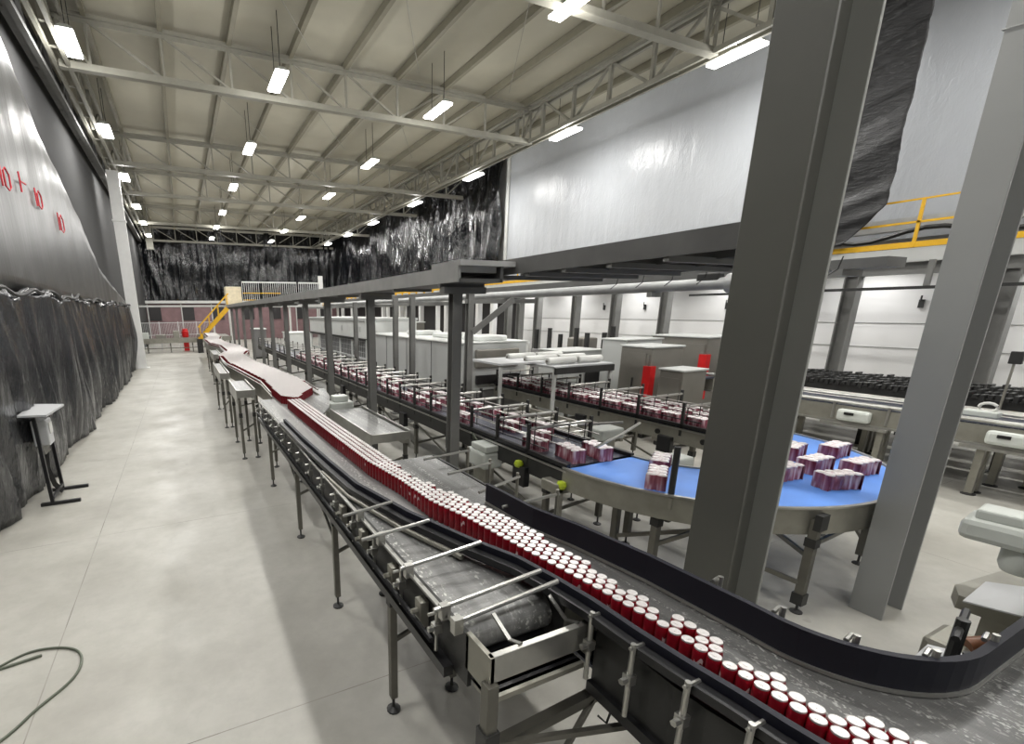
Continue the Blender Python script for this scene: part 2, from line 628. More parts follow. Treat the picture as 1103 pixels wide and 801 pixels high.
# =================================================================== roof steel
PUR = [-1.6, 0.4, 2.42, 4.42, 6.4, 8.45, 10.48, 12.45, 14.4, 16.4]
for i, x in enumerate(PUR):
    p = MB().bx(x - .07, x + .07, -1, YF, 11.36, 11.6).build('roof_purlin', 'purlin')
    tag(p, '%s long roof purlin from the left wall' % ORD[i], 'purlin', 'roof purlins')
TY = [10.7, 18.75, 28.9, 35.4, 46.0, 56.6]
ZB, ZT = 10.07, 11.42
for i, y in enumerate(TY):
    xe = 14.85 if i < 2 else 17.9
    T = thing('roof_truss', '%s white roof truss from the near end of the hall' % ORD[i], 'truss', (-2.4, y, ZB), 'roof trusses')
    MB().bx(-2.4, xe, y - .1, y + .1, ZT - .08, ZT + .02).bx(-2.4, xe, y - .012, y + .012, ZT - .2, ZT - .08).build('top_chord', 'truss', T)
    MB().bx(-2.4, xe, y - .12, y + .12, ZB - .09, ZB - .05).bx(-2.4, xe, y - .1, y - .06, ZB - .05, ZB + .1).bx(-2.4, xe, y + .06, y + .1, ZB - .05, ZB + .1).build('bottom_chord', 'truss', T)
    xs = [-2.3] + [x for x in PUR if x < xe] + [xe - .05]
    for a in xs:
        MB().beam((a, y, ZB), (a, y, ZT - .1), .07, .07).build('vertical', 'truss', T)
    for j, (a, b) in enumerate(zip(xs, xs[1:])):
        if a < 7.5:
            MB().beam((a, y, ZT - .1), (b, y, ZB + .05), .06, .06).build('diagonal', 'truss', T)
        else:
            MB().beam((a, y, ZB + .05), (b, y, ZT - .1), .06, .06).build('diagonal', 'truss', T)


def girder(x, yend, label, mat, y0, step, zt):
    T = thing('longitudinal_girder', label, 'girder', (x, y0, ZB))
    for s, n_ in ((-.16, 'bottom_chord'), (.16, 'bottom_chord')):
        MB().bx(x + s - .05, x + s + .05, y0, yend, ZB - .08, ZB + .06).build(n_, mat, T)
    for s in (-.16, .16):
        MB().bx(x + s - .05, x + s + .05, y0, yend, zt - .1, zt).build('top_chord', mat, T)
    y = y0
    k = 0
    while y + step < yend:
        MB().beam((x, y, ZB), (x, y, zt), .12, .12).build('vertical', mat, T)
        if k % 2:
            MB().beam((x, y, ZB), (x, y + step, zt), .08, .08).build('diagonal', mat, T)
        else:
            MB().beam((x, y, zt), (x, y + step, ZB), .08, .08).build('diagonal', mat, T)
        MB().beam((x - .16, y + step / 2, ZB), (x + .16, y + step / 2, ZB), .05, .05).build('batten', mat, T)
        y += step
        k += 1


girder(14.85, YF - .5, 'lattice girder running lengthwise below the roof on the right', 'truss', 4.0, 1.75, 11.38)
girder(-2.32, 55.2, 'lattice girder running lengthwise below the roof at the left wall', 'truss', 6.0, 2.6, 11.38)
for i, (x, z, r) in enumerate(((-2.95, 10.0, .1), (-2.75, 9.86, .07))):
    p = MB().bx(x - r, x + r, 4, YF - 1, z - r, z + r).build('wall_rail', 'girder_grey')
    tag(p, ['thick grey rail along the top of the left wall', 'thin grey rail below the left lattice girder'][i], 'rail')
k = 0
y = 6.0
while y < 42:
    b = MB().beam((-2.98, y, 9.9), (-2.98, y + 1.6, 11.4), .09, .09)
    b.beam((-2.98, y + 1.6, 11.4), (-2.98, y + 3.2, 9.9), .09, .09)
    tag(b.build('wall_brace', 'girder_grey'), 'grey V-shaped brace above the left wall rail', 'brace', 'braces above the left wall rail')
    y += 3.2

# thin cross bracing under the roof sheets
for y in (14.6, 23.5):
    for x in (1.0, 5.0, 9.0):
        b = MB().tube([(x, y - 3.2, 11.33), (x + 3.9, y + 3.2, 11.33)], .014, 5)
        tag(b.build('roof_tie_rod', 'truss'), 'thin slanting tie rod under the roof sheets', 'tie rod', 'roof tie rods')

# =================================================================== lamps
LX = [(-1.87, 'row beside the left wall'), (3.6, 'row over the aisle'), (9.3, 'row over the machines'), (15.3, 'row beside the right girder')]
LY = [10.35, 17.1, 24.0, 31.2, 39.0, 45.6, 52.4]


def lamp(x, y, label):
    T = thing('high_bay_lamp', label, 'lamp', (x, y, 10.0), 'high bay lamps')
    h = MB()
    h.add([(x + sx * (.2 if zz == 0 else .09), y + sy * (.76 if zz == 0 else .66), 10.0 + zz) for zz in (0, .12) for sx, sy in ((-1, -1), (1, -1), (1, 1), (-1, 1))],
          [(3, 2, 1, 0), (4, 5, 6, 7), (0, 1, 5, 4), (1, 2, 6, 5), (2, 3, 7, 6), (3, 0, 4, 7)])
    h.build('housing', 'housing', T)
    MB().bx(x - .19, x + .19, y - .74, y + .74, 9.94, 9.998).build('diffuser', 'lamp', T)
    for s in (-.45, .45):
        MB().tube([(x, y + s, 10.1), (x, y + s, 11.62)], .012, 5).build('hanger_wire', 'dark_steel', T)
    L = bpy.data.lights.new('lamp_light', 'AREA')
    L.shape = 'RECTANGLE'
    L.size, L.size_y = .37, 1.46
    L.energy = LAMP_WATT
    L.color = (1.0, 0.985, 0.955)
    lo = bpy.data.objects.new('lamp_light', L)
    COL.objects.link(lo)
    lo.parent = T
    lo.location = (0, 0, -.085)
    L2 = bpy.data.lights.new('lamp_side_light', 'POINT')
    L2.shadow_soft_size = .22
    L2.energy = LAMP_SIDE_WATT
    L2.color = (1.0, 0.985, 0.955)
    l2 = bpy.data.objects.new('lamp_side_light', L2)
    COL.objects.link(l2)
    l2.parent = T
    l2.location = (0, 0, -.3)
    return T


for x, row in LX:
    for i, y in enumerate(LY):
        lamp(x, y, 'high bay lamp in the %s, %s from the near end' % (row, ORD[i]))
    lamp(x, 3.4, 'high bay lamp in the %s, overhead at the camera' % row)
    lamp(x, -3.5, 'high bay lamp in the %s, behind the camera' % row)

# =================================================================== columns
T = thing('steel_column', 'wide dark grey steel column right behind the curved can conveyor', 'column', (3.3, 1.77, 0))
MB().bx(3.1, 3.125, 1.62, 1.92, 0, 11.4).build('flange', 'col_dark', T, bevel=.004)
MB().bx(3.495, 3.52, 1.62, 1.92, 0, 11.4).build('flange', 'col_dark_lit', T, bevel=.004)
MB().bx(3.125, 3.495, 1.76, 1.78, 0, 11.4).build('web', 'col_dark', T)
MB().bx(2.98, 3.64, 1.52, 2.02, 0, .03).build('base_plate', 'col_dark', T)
T = thing('steel_column', 'lighter grey steel column to the right of the blue turning belt', 'column', (6.08, 1.84, 0))
MB().bx(5.94, 5.965, 1.69, 1.95, 0, 11.4).build('flange', 'col_grey', T, bevel=.004)
MB().bx(6.345, 6.37, 1.69, 1.95, 0, 11.4).build('flange', 'col_grey', T, bevel=.004)
MB().bx(5.965, 6.345, 1.81, 1.83, 0, 11.4).build('web', 'col_grey', T)
MB().tube([(5.93, 1.68, 5.0), (5.93, 1.96, 5.02), (6.38, 1.96, 5.05), (6.38, 1.68, 5.02), (5.93, 1.68, 5.0)], .006, 5).build('tied_wire', 'pipe', T)
T = thing('white_column', 'tall white steel column standing at the end of the black curtain', 'column', (-2.35, 30.2, 0))
MB().bx(-2.62, -2.58, 30.0, 30.4, 0, 10.0).bx(-2.12, -2.08, 30.0, 30.4, 0, 10.0).bx(-2.58, -2.12, 30.0, 30.03, 0, 10.0).build('shaft', 'column_white', T)
MB().bx(-2.66, -2.04, 29.94, 30.45, 7.6, 7.68).build('splice_band', 'column_white', T)
MB().bx(-2.75, -1.95, 29.9, 30.5, 0, .04).build('base_plate', 'column_white', T)
T = thing('white_column', 'short pale stub column hanging at the left end of the farthest truss', 'column', (-2.0, 55.6, 9.1))
MB().bx(-2.3, -1.7, 55.4, 55.9, 9.1, 11.4).build('shaft', 'truss', T)

# =================================================================== gallery on the right
G = thing('gallery', 'raised walkway with yellow railing along the right wall', 'walkway', (16, 0, 3.6))
MB().bx(16.0, 17.9, -2.5, YF - 1, 4.27, 4.34).build('deck', 'tray', G)
MB().bx(15.96, 16.06, -2.5, YF - 1, 4.02, 4.33).build('edge_beam', 'beam_white', G)
MB().bx(16.15, 16.4, -2.5, YF - 1, 3.75, 4.02).build('support_beam', 'post', G)
MB().bx(15.95, 15.97, -2.5, YF - 1, 4.34, 4.47).build('toe_board', 'yellow', G)
MB().bx(15.95, 15.99, -2.5, YF - 1, 5.385, 5.425).build('top_rail', 'yellow', G)
MB().bx(15.94, 15.99, -2.5, YF - 1, 4.88, 4.93).build('mid_rail', 'yellow', G)
y = -1.6
while y < YF - 2:
    MB().bx(15.94, 15.99, y - .03, y + .03, 4.34, 5.4).build('rail_post', 'yellow', G)
    y += 1.85
MB().tube([(16.9, y_, 4.75 + .12 * sin(y_ * 2.4)) for y_ in frange(-2, 9, 34)], .06, 6).build('cable_bundle', 'dark_steel', G)
MB().bx(17.3, 17.6, -2.5, 9, 4.9, 5.2).build('duct', 'tray_light', G)

for i, y in enumerate((4.2, 6.88, 9.5, 12.24, 14.48, 16.66, 19.2, 20.6, 21.6)):
    p = thing('gallery_post', 'grey H-section post under the gallery, %s from the right' % ORD[i], 'post', (16.25, y, 0), 'grey gallery posts')
    MB().hsec(16.25, y, 0.02, 3.75, .3, .3, .03, 'y').build('shaft', 'post', p)
    MB().bx(16.0, 16.5, y - .25, y + .25, 0, .025).build('base_plate', 'post', p)
for i, y in enumerate((22.9, 24.4, 28.2, 32.0, 35.6, 39.3, 43, 47, 51)):
    p = thing('gallery_post', 'white post under the far gallery before the dark openings, %s from the near end' % ORD[i], 'post', (16.2, y, 0), 'white gallery posts')
    MB().bx(16.05, 16.35, y - .14, y + .14, 0, 3.75).build('shaft', 'column_white', p)
    MB().bx(15.98, 16.42, y - .2, y + .2, 0, .03).build('base_plate', 'column_white', p)
# rail hung under the gallery beam
r_ = thing('hanging_rail', 'thin dark rail hung under the gallery beam on short droppers', 'rail', (15.7, 3, 3.4))
MB().bx(15.67, 15.73, -2, 11, 3.38, 3.45).build('bar', 'dark_steel', r_)
for y in (2.0, 5.3, 8.2):
    MB().bx(15.66, 15.74, y - .05, y + .05, 3.45, 4.02).build('dropper', 'post', r_)

for i, y in enumerate((-.5, 3.2, 6.9, 10.6, 14.3, 18.0, 21.2)):  # unseen fittings, added to brighten the white lower wall
    T = thing('added_fill_light', 'added fill light under the gallery deck, %s from the right' % ORD[i], 'lamp', (16.75, y, 4.1), 'added fill lights under the gallery')
    MB().bx(16.68, 16.82, y - .65, y + .65, 4.17, 4.27).build('housing', 'housing', T)
    MB().bx(16.71, 16.79, y - .62, y + .62, 4.13, 4.17).build('tube', 'lamp', T)
    L = bpy.data.lights.new('added_fill_glow', 'AREA')
    L.shape = 'RECTANGLE'
    L.size, L.size_y = .3, 1.2
    L.energy = 48
    lo = bpy.data.objects.new('added_fill_glow', L)
    COL.objects.link(lo)
    lo.parent = T
    lo.location = (0, 0, 0)
    lo.rotation_euler = (0, .35, 0)

# dark tarp hanging in front of the white sheeting
def tarp_pt(y, t):
    z = 4.5 + t * 7.0
    yy = 6.35 + (y - 6.35) * (1.0)
    if t < .12:
        yy += (0.12 - t) * 6.0 * (1 - (y - 6.35) / 2.2)
    return (15.72 + drape(z * .9 + .3 * y, y, .10, 1.3, 3.0), yy, z)


tp = MB().grid(tarp_pt, frange(6.35, 8.55, 40), frange(0, 1, 90)).build('hanging_tarp', 'tarp', smooth=True)
tag(tp, 'crumpled dark tarp hanging from the roof between the two steel columns', 'tarp')
tp.modifiers.new('thickness', 'SOLIDIFY').thickness = .01

# =================================================================== can conveyors
DK = 1.48         # running height of the can belts


def arc(cx_, cy_, r, a0, a1, n=14):
    return [(cx_ + r * cos(a0 + (a1 - a0) * i / (n - 1)), cy_ + r * sin(a0 + (a1 - a0) * i / (n - 1))) for i in range(n)]


def leg(T, x, y, ztop, w=.055, mat='leg', foot=True):
    """square conveyor leg with a clamp and a levelling foot"""
    l_ = MB().bx(x - w / 2, x + w / 2, y - w / 2, y + w / 2, .12, ztop).build('leg', mat, T, bevel=.004)
    fb = MB()
    fb.tube([(x, y, .02), (x, y, .14)], .012, 6)
    fb.lathe([(.055, 0.0), (.055, .012), (.02, .03)], (x, y, 0), 12)
    fb.build('levelling_foot', 'dark_steel', l_)
    MB().bx(x - w * .62, x + w * .62, y - w * .62, y + w * .62, ztop * .72, ztop * .72 + .09).build('clamp', 'dark_steel', l_)
    return l_


def bracket(T, x, y, z, side=-1, nm='rail_bracket'):
    """small rail bracket: upright rod, cross clamp and knob"""
    b = MB()
    b.tube([(x, y, z - .2), (x, y, z + .06)], .011, 6)
    b.tube([(x - .05, y, z + .03), (x + .06, y, z + .03)], .009, 6)
    b.box((x, y, z - .06), (.045, .045, .05))
    b.tube([(x + side * .05, y, z - .06), (x, y, z - .06)], .016, 6)
    return b.build(nm, 'steel', T)


# ---- straight conveyor A (its near end stops at the open end frame)
A = thing('straight_can_conveyor', 'long straight can conveyor with an open end frame beside the aisle', 'conveyor', (1.4, 1.5, 0))
bm = MB()
bm.prism([(1.11, 1.80), (1.66, 1.80), (1.66, 6.6), (2.05, 7.4), (2.35, 8.4), (2.5, 9.3), (2.22, 9.6), (2.22, 8.58), (1.11, 8.58)], DK - .03, DK)
bm.build('belt', 'belt', A)
nose = MB()
ns = 10
prof = [(1.80 - .11 * sin(pi * i / ns), DK - .11 + .11 * cos(pi * i / ns)) for i in range(ns + 1)]
vs = [(x, y, z) for x in (1.11, 1.66) for y, z in prof]
nose.add(vs, [(i, i + 1, i + ns + 2, i + ns + 1) for i in range(ns)])
nb = nose.build('belt_nose', 'belt', A, smooth=True)
MB().cyl((1.12, 1.80, DK - .11), (1.65, 1.80, DK - .11), .085, 20).build('end_roller', 'dark_steel', A, smooth=True)
MB().bx(1.11, 1.66, 1.8, 8.3, DK - .22, DK - .2).build('return_belt', 'belt_dark', A)
for x, n_ in ((1.09, 'l'), (1.675, 'r')):
    s = MB()
    s.bx(x - .012, x + .012, 1.62, 8.3 if n_ == 'l' else 6.5, 1.2, DK + .01)
    s.build('side_frame', 'dark_steel', A)
# left lower channel, black, with a bright edge strip
MB().bx(1.02, 1.075, 1.75, 8.3, 1.17, 1.23).build('lower_channel', 'black', A)
MB().bx(1.06, 1.077, 1.7, 8.4, DK + .004, DK + .02).build('edge_strip', 'steel', A)
MB().tube([(1.03, 1.75, DK + .05), (1.03, 4.6, DK + .05), (1.05, 6.0, DK + .05), (1.06, 8.2, DK + .05)], .009, 6).build('guide_rod', 'steel', A, smooth=True)
MB().tube([(1.0, 1.85, 1.33), (1.0, 8.2, 1.33)], .016, 6).build('guide_rod', 'black', A)
for i in range(15):
    bracket(A, 1.03, 1.85 + .45 * i, DK - .02)
for y in (2.05, 2.45, 3.0, 3.5):
    MB().box((1.045, y, 1.36), (.05, .07, .16)).tube([(.98, y, 1.38), (1.06, y, 1.38)], .016, 6).build('side_bracket', 'steel_dull', A)
# end frame
for x in (1.09, 1.69):
    MB().bx(x - .012, x + .012, 1.44, 1.64, 1.30, DK + .02).build('end_plate', 'steel_dull', A)
MB().bx(1.08, 1.70, 1.44, 1.475, 1.36, DK + .02).build('end_beam', 'steel', A, bevel=.004)
MB().bx(1.1, 1.68, 1.48, 1.78, 1.24, 1.25).build('inner_shade', 'black', A)  # black sheet standing in for the shade inside the open end
for x in (1.25, 1.6):
    MB().beam((x, 1.53, DK - .0), (x + .01, 1.46, DK + .025), .022, .008).beam((x - .03, 1.63, DK + .09), (x, 1.53, DK - .0), .022, .008).build('bent_strap', 'steel', A)
MB().bx(1.1, 1.68, 1.52, 1.6, 1.22, 1.25).bx(1.1, 1.68, 1.46, 1.5, 1.22, 1.25).build('drip_bar', 'steel_dull', A)
lg = MB().bx(1.06, 1.12, 1.42, 1.48, .12, 1.36).build('leg', 'leg', A, bevel=.004)
MB().tube([(1.09, 1.45, .02), (1.09, 1.45, .14)], .012, 6).lathe([(.055, 0), (.055, .012), (.02, .03)], (1.09, 1.45, 0), 12).build('levelling_foot', 'dark_steel', lg)
MB().bx(1.05, 1.13, 1.41, 1.49, .98, 1.1).build('clamp', 'dark_steel', lg)
MB().beam((1.1, 1.45, .98), (1.78, 1.45, 1.03), .05, .06).build('cross_bar', 'leg', A)
MB().beam((1.1, 1.45, 1.0), (1.86, 1.25, .98), .025, .03).build('brace', 'leg', A)
MB().beam((1.2, 1.3, .62), (1.8, 1.45, 1.05), .025, .03).build('brace', 'leg', A)
for y in (2.75, 4.21, 5.94, 8.1):
    leg(A, 1.16, y, 1.3)
    leg(A, 1.68, y, 1.3)
    MB().beam((1.16, y, .62), (1.68, y, .8), .025, .03).build('brace', 'leg', A)
for y in (4.21, 5.94):
    MB().beam((1.17, y, .72), (1.17, y + 1.2, 1.2), .02, .03).build('brace', 'leg', A)
# cross rods that carry the diagonal guide
for x0, y0, x1, y1 in ((.9, 3.02, 1.27, 2.98), (.9, 2.62, 1.37, 2.58), (.98, 2.19, 1.51, 2.17), (.97, 1.77, 1.62, 1.76), (1.06, 1.65, 1.63, 1.64)):
    r_ = MB().tube([(x0, y0, DK + .09), (x1, y1, DK + .15)], .013, 8).build('cross_rod', 'steel', A, smooth=True)
    MB().box((1.03, y0, DK + .07), (.05, .04, .08)).build('rod_clamp', 'steel', r_)

# ---- curved conveyor B
Bc = [(2.0, 4.3), (2.0, 1.0)] + arc(2.8, 1.0, .80, pi, 1.5 * pi, 16)[1:] + [(6.2, .2)]
B = thing('curved_can_conveyor', 'near can conveyor that curves right past the dark column', 'conveyor', (2.0, 1.0, 0))
MB().strip(Bc, -.3, .3, DK - .03, DK).build('belt', 'belt_curve', B)
MB().strip(Bc, -.29, .29, DK - .26, DK - .24).build('return_belt', 'belt_dark', B)
BR = [(2.08, 2.95), (2.1, 2.4), (2.18, 2.07), (2.25, 1.6), (2.28, 1.1)] + arc(2.8, 1.0, .52, pi, 1.5 * pi, 14)[1:] + [(6.2, .48)]
MB().strip(BR, -.03, .0, DK + .005, DK + .17).build('inner_guide_rail', 'black_rail', B)
MB().strip(BR, .0, .008, DK + .005, DK + .022).build('wear_strip', 'steel', B)
BL = [(1.10, 6.2), (1.11, 5.2), (1.14, 4.2), (1.175, 3.5), (1.32, 2.8), (1.5, 2.24), (1.62, 1.94), (1.665, 1.68), (1.69, 1.45), (1.695, 1.2), (1.71, 1.0), (1.735, .8), (1.745, .65)] + [(1.77, .45), (1.8, .15), (1.95, -.05), (2.3, -.2)]
MB().strip(BL, -.015, .015, DK + .09, DK + .14).build('outer_guide_rail', 'black_rail', B)
MB().strip(BL, -.015, .015, DK + .015, DK + .06).build('outer_guide_rail', 'black_rail', B)
MB().strip(BL, .02, .07, DK + .06, DK + .1).build('guide_backing', 'black', B)
MB().tube([(x - .075, y, DK + .03) for x, y in BL[2:6]], .018, 8).build('guide_tube', 'steel_dull', B, smooth=True)
SL = [(1.715, 1.42), (1.7, 1.0)] + arc(2.8, 1.0, 1.10, pi, 1.5 * pi, 14)[1:]
MB().strip(SL, -.0, .02, DK - .3, DK + .01).build('side_frame', 'dark_steel', B)
MB().strip(SL, -.0, .05, DK - .36, DK - .3).build('lower_channel', 'black', B)
SRp = [(2.32, 4.3), (2.32, 1.0)] + arc(2.8, 1.0, .48, pi, 1.5 * pi, 12)[1:] + [(6.2, .52)]
MB().strip(SRp, -.02, .0, DK - .3, DK).build('side_frame', 'dark_steel', B)
for x, y in ((1.63, 1.40), (1.62, 1.16), (1.63, .92), (1.65, .7), (1.68, .5)):
    b = MB().tube([(x, y, DK - .26), (x, y, DK + .12)], .012, 8)
    b.tube([(x - .02, y, DK + .1), (x + .07, y, DK + .1)], .009, 6)
    b.box((x, y, DK - .06), (.04, .04, .05)).tube([(x - .05, y, DK - .06), (x + .03, y, DK - .06)], .015, 6)
    b.build('guide_clamp', 'steel', B)
for x, y in ((2.32, 1.26), (2.32, .98), (2.38, .74), (2.55, .56), (2.9, .5)):
    b = MB().tube([(x + .03, y, DK - .1), (x + .03, y, DK + .2)], .012, 8)
    b.tube([(x, y + .02, DK + .17), (x + .07, y + .03, DK + .17)], .01, 6)
    b.build('guide_clamp', 'steel', B)
b = MB().tube([(2.74, .56, DK + .2), (3.05, .62, DK + .2)], .014, 6)
b.tube([(2.86, .58, DK - .1), (2.86, .58, DK + .24)], .022, 8)
b.build('guide_clamp', 'dark_steel', B)
for x, y in ((1.8, 1.13), (2.28, 1.4), (1.8, 3.0), (2.28, 3.0), (1.8, 4.2), (2.28, 4.2), (4.2, .5), (4.2, -.02)):
    leg(B, x, y, DK - .3)
for y, x1, y1 in ((3.98, 2.6, 4.0), (3.5, 2.56, 3.55), (3.0, 2.55, 3.12), (2.68, 2.58, 2.66)):
    r_ = MB().tube([(2.05, y, DK + .08), (x1, y1, DK + .1)], .013, 8).build('cross_rod', 'steel', B, smooth=True)
    MB().tube([(x1 - .02, y1, DK - .2), (x1 - .02, y1, DK + .14)], .014, 6).build('rod_post', 'steel_dull', r_)
MB().tube([(1.72, .93, DK - .03), (1.70, .9, DK - .09), (1.72, .86, DK - .16), (1.72, .8, DK - .2)], .006, 5).build('sensor_lead', 'pipe', B)
MB().tube([(1.74, 1.3, DK - .33), (1.72, 1.32, .98), (1.7, 1.36, 1.0)], .006, 5).build('sensor_lead', 'black', B)

# ---- serpentine conveyors that bring the cans from the far end
CP = [(1.75, 8.6), (1.8, 10.2), (1.6, 12.8), (1.45, 14.5), (1.45, 17.2), (1.8, 19), (1.8, 22), (1.45, 24.5), (1.4, 28), (1.7, 31), (1.7, 36.5)]
segs = [(CP[0:4], 'winding can conveyor full of cans behind the straight conveyor'), (CP[3:6], 'winding can conveyor section by the second dead-end stub'), (CP[5:8], 'third winding can conveyor section up the aisle'), (CP[7:11], 'farthest winding can conveyor section below the yellow stairs')]
for pth, lb in segs:
    T = thing('serpentine_can_conveyor', lb, 'conveyor', (pth[0][0], pth[0][1], 0))
    MB().strip(pth, -.4, .4, DK - .03, DK).build('belt', 'belt', T)
    for s in (-1, 1):
        MB().strip(pth, s * .42 - .012, s * .42 + .012, DK - .26, DK + .04).build('side_frame', 'steel_dull', T)
        MB().strip(pth, s * .43 - .012, s * .43 + .012, DK + .09, DK + .12).build('guide_rail', 'steel', T)
    n = 0
    for (x0, y0), (x1, y1) in zip(pth, pth[1:]):
        n_ = max(1, int((y1 - y0) / 1.7))
        for j in range(n_):
            t = (j + .35) / n_
            x, y = x0 + (x1 - x0) * t, y0 + (y1 - y0) * t
            leg(T, x - .36, y, DK - .26)
            leg(T, x + .36, y, DK - .26)
            MB().beam((x - .36, y, .5), (x + .36, y, .62), .025, .03).build('brace', 'leg', T)


def stub(x0, x1, y0, y1, z, label, nm='stub_conveyor'):
    """short dead-end conveyor: rollers, side plates, end beam, legs"""
    T = thing(nm, label, 'conveyor', ((x0 + x1) / 2, y0, 0))
    MB().bx(x0 + .03, x1 - .03, y0 + .12, y1, z - .03, z).build('belt', 'belt', T)
    MB().cyl((x0 + .03, y0 + .12, z - .07), (x1 - .03, y0 + .12, z - .07), .075, 18).build('end_roller', 'steel', T, smooth=True)
    for x in (x0, x1):
        MB().bx(x - .012, x + .012, y0, y1, z - .24, z + .04).build('side_frame', 'steel', T)
    MB().bx(x0, x1, y0 - .015, y0 + .015, z - .1, z + .03).build('end_beam', 'steel', T)
    for x in (x0 + .04, x1 - .04):
        for y in (y0 + .1, y1 - .15):
            leg(T, x, y, z - .2)
    MB().beam((x0 + .04, y0 + .1, .6), (x1 - .04, y0 + .1, .75), .025, .03).build('brace', 'leg', T)
    return T


stub(.85, 1.2, 9.9, 11.6, 1.44, 'dead-end roller stub beside the aisle, nearest to the straight can conveyor')
stub(.75, .97, 13.0, 16.0, 1.44, 'narrow dead-end stub beside the aisle, behind the nearer roller stub')
stub(.95, 1.22, 19.2, 21.8, 1.44, 'distant dead-end stub beside the aisle left of the winding conveyor')
stub(2.4, 3.05, 6.4, 8.6, 1.16, 'empty low roller conveyor between the can row and the pack conveyor')
T = thing('gear_motor', 'pale gear motor on the low roller conveyor behind the can row', 'motor', (2.7, 8.9, 0))
MB().box((2.7, 8.95, 1.16), (.5, .32, .2)).build('motor_housing', 'housing', T, bevel=.03)
MB().box((2.7, 8.95, 1.32), (.3, .24, .12)).build('terminal_box', 'housing', T, bevel=.02)
MB().bx(2.45, 2.95, 8.8, 9.1, 0, 1.06).build('stand', 'steel_dull', T)

# =================================================================== the cans
def can_meshes():
    body = MB().lathe([(.021, .0), (.0245, .004), (.0285, .012), (.0285, .124), (.0270, .131), (.0245, .1375)], (0, 0, 0), 20)
    lid = MB().lathe([(.0246, .1374), (.0252, .1392), (.0244, .1452), (.0232, .1460), (.0218, .1442), (.004, .1440)], (0, 0, 0), 20)
    tab = MB().box((.004, 0, .1448), (.016, .009, .0014))
    return body, lid, tab


XL_T = [(7.6, 1.405), (5.4, 1.425), (4.0, 1.45), (3.4, 1.52), (2.9, 1.535), (2.5, 1.625), (2.0, 1.69), (1.5, 1.765), (1.2, 1.795), (.95, 1.80), (.7, 1.81), (.5, 1.825), (.2, 1.88)]
XR_T = [(7.6, 1.655), (4.0, 1.72), (3.4, 1.66), (2.9, 1.815), (2.5, 1.90), (2.0, 1.93), (1.7, 1.935), (1.4, 1.94), (1.1, 1.945), (.95, 1.945), (.75, 1.965), (.55, 2.03), (.2, 2.12)]
cells = []
D = .0575
row = 0
y = .20
while y < 7.62:
    xl, xr = lerp_tab(XL_T, y), lerp_tab(XR_T, y)
    straight = y > 3.9
    k = 0
    while True:
        x = xl + .029 + k * (D if straight else D * .872)
        if x + .0285 > xr + .012:
            break
        yy = y + (0 if straight else (D / 2 if k % 2 else 0))
        edge = x + .07 > xr
        gap = edge and not straight and rnd.random() < (.55 if y < 1.35 else .12)
        if y < 1.25 and k == 1 and rnd.random() < .1:
            gap = True
        if not gap:
            cells.append((x + (rnd.random() - .5) * .002, yy, rnd.random() * 6.28))
        k += 1
    y += D * 1.002
view = _f
cells.sort(key=lambda c: (Vector((c[0], c[1], 1.55)) - EYE).length)
near, rest = cells[:300], cells[300:]
body, lid, tab = can_meshes()
CL = 'red drink can with a silver lid in the stream nearest the camera'
root = body.build('drink_can', 'can_red', smooth=True)
tag(root, CL, 'can', 'cans in the near stream')
lid_o = lid.build('lid', 'silver', root, smooth=True)
tab.build('pull_tab', 'silver', lid_o)
for i, (x, y, a) in enumerate(near):
    loc = (x, y, DK + .001)
    if i == 0:
        root.location = loc
        root.rotation_euler.z = a
    else:
        dup(root, loc, a)

# remaining cans: farther stream and the thousands on the winding conveyors, uncountable at this size
far = [(x, y) for x, y, a in rest]


def in_far(x, y):
    for (x0, y0), (x1, y1) in zip(CP, CP[1:]):
        if y0 - .6 <= y <= y1 + .1:
            t = (y - y0) / (y1 - y0)
            if abs(x - (x0 + (x1 - x0) * t)) < .345:
                return True
    return False


y, k = 7.75, 0
while y < 36.3:
    x = .9 + (D / 2 if k % 2 else 0)
    while x < 2.3:
        front = 7.78 + max(0, x - 1.62) * 1.9 + max(0, 1.55 - x) * 1.8
        if y > front and in_far(x, max(y, 8.62)):
            far.append((x, y))
        x += D
    y += D * .868
    k += 1
fv, ff, fi = [], [], []
for x, y in far:
    n = 12 if y < 14 else 8
    prof = [(.0285, .002), (.0285, .126), (.0252, .139), (.0252, .146), (.0225, .1425)]
    b0 = len(fv)
    for r, z in prof:
        fv += [(x + r * cos(2 * pi * q / n), y + r * sin(2 * pi * q / n), DK + z) for q in range(n)]
    for j in range(len(prof) - 1):
        for q in range(n):
            a_, c_ = b0 + j * n + q, b0 + j * n + (q + 1) % n
            ff.append((a_, c_, c_ + n, a_ + n))
            fi.append(0 if j < 2 else 1)
    ff.append(tuple(b0 + 4 * n + q for q in range(n)))
    fi.append(1)
me = bpy.data.meshes.new('can_stream')
me.from_pydata(fv, [], ff)
M['can_far'] = paint('can_far_red', (120, 16, 28), .35, .2)
me.materials.append(M['can_far'])
me.materials.append(M['silver'])
me.polygons.foreach_set('material_index', fi)
me.shade_smooth()
me.set_sharp_from_angle(angle=.6)
cs = bpy.data.objects.new('can_stream', me)
COL.objects.link(cs)
tag(cs, 'endless crowd of red cans with silver tops on the winding conveyors', 'cans')
cs['kind'] = 'stuff'

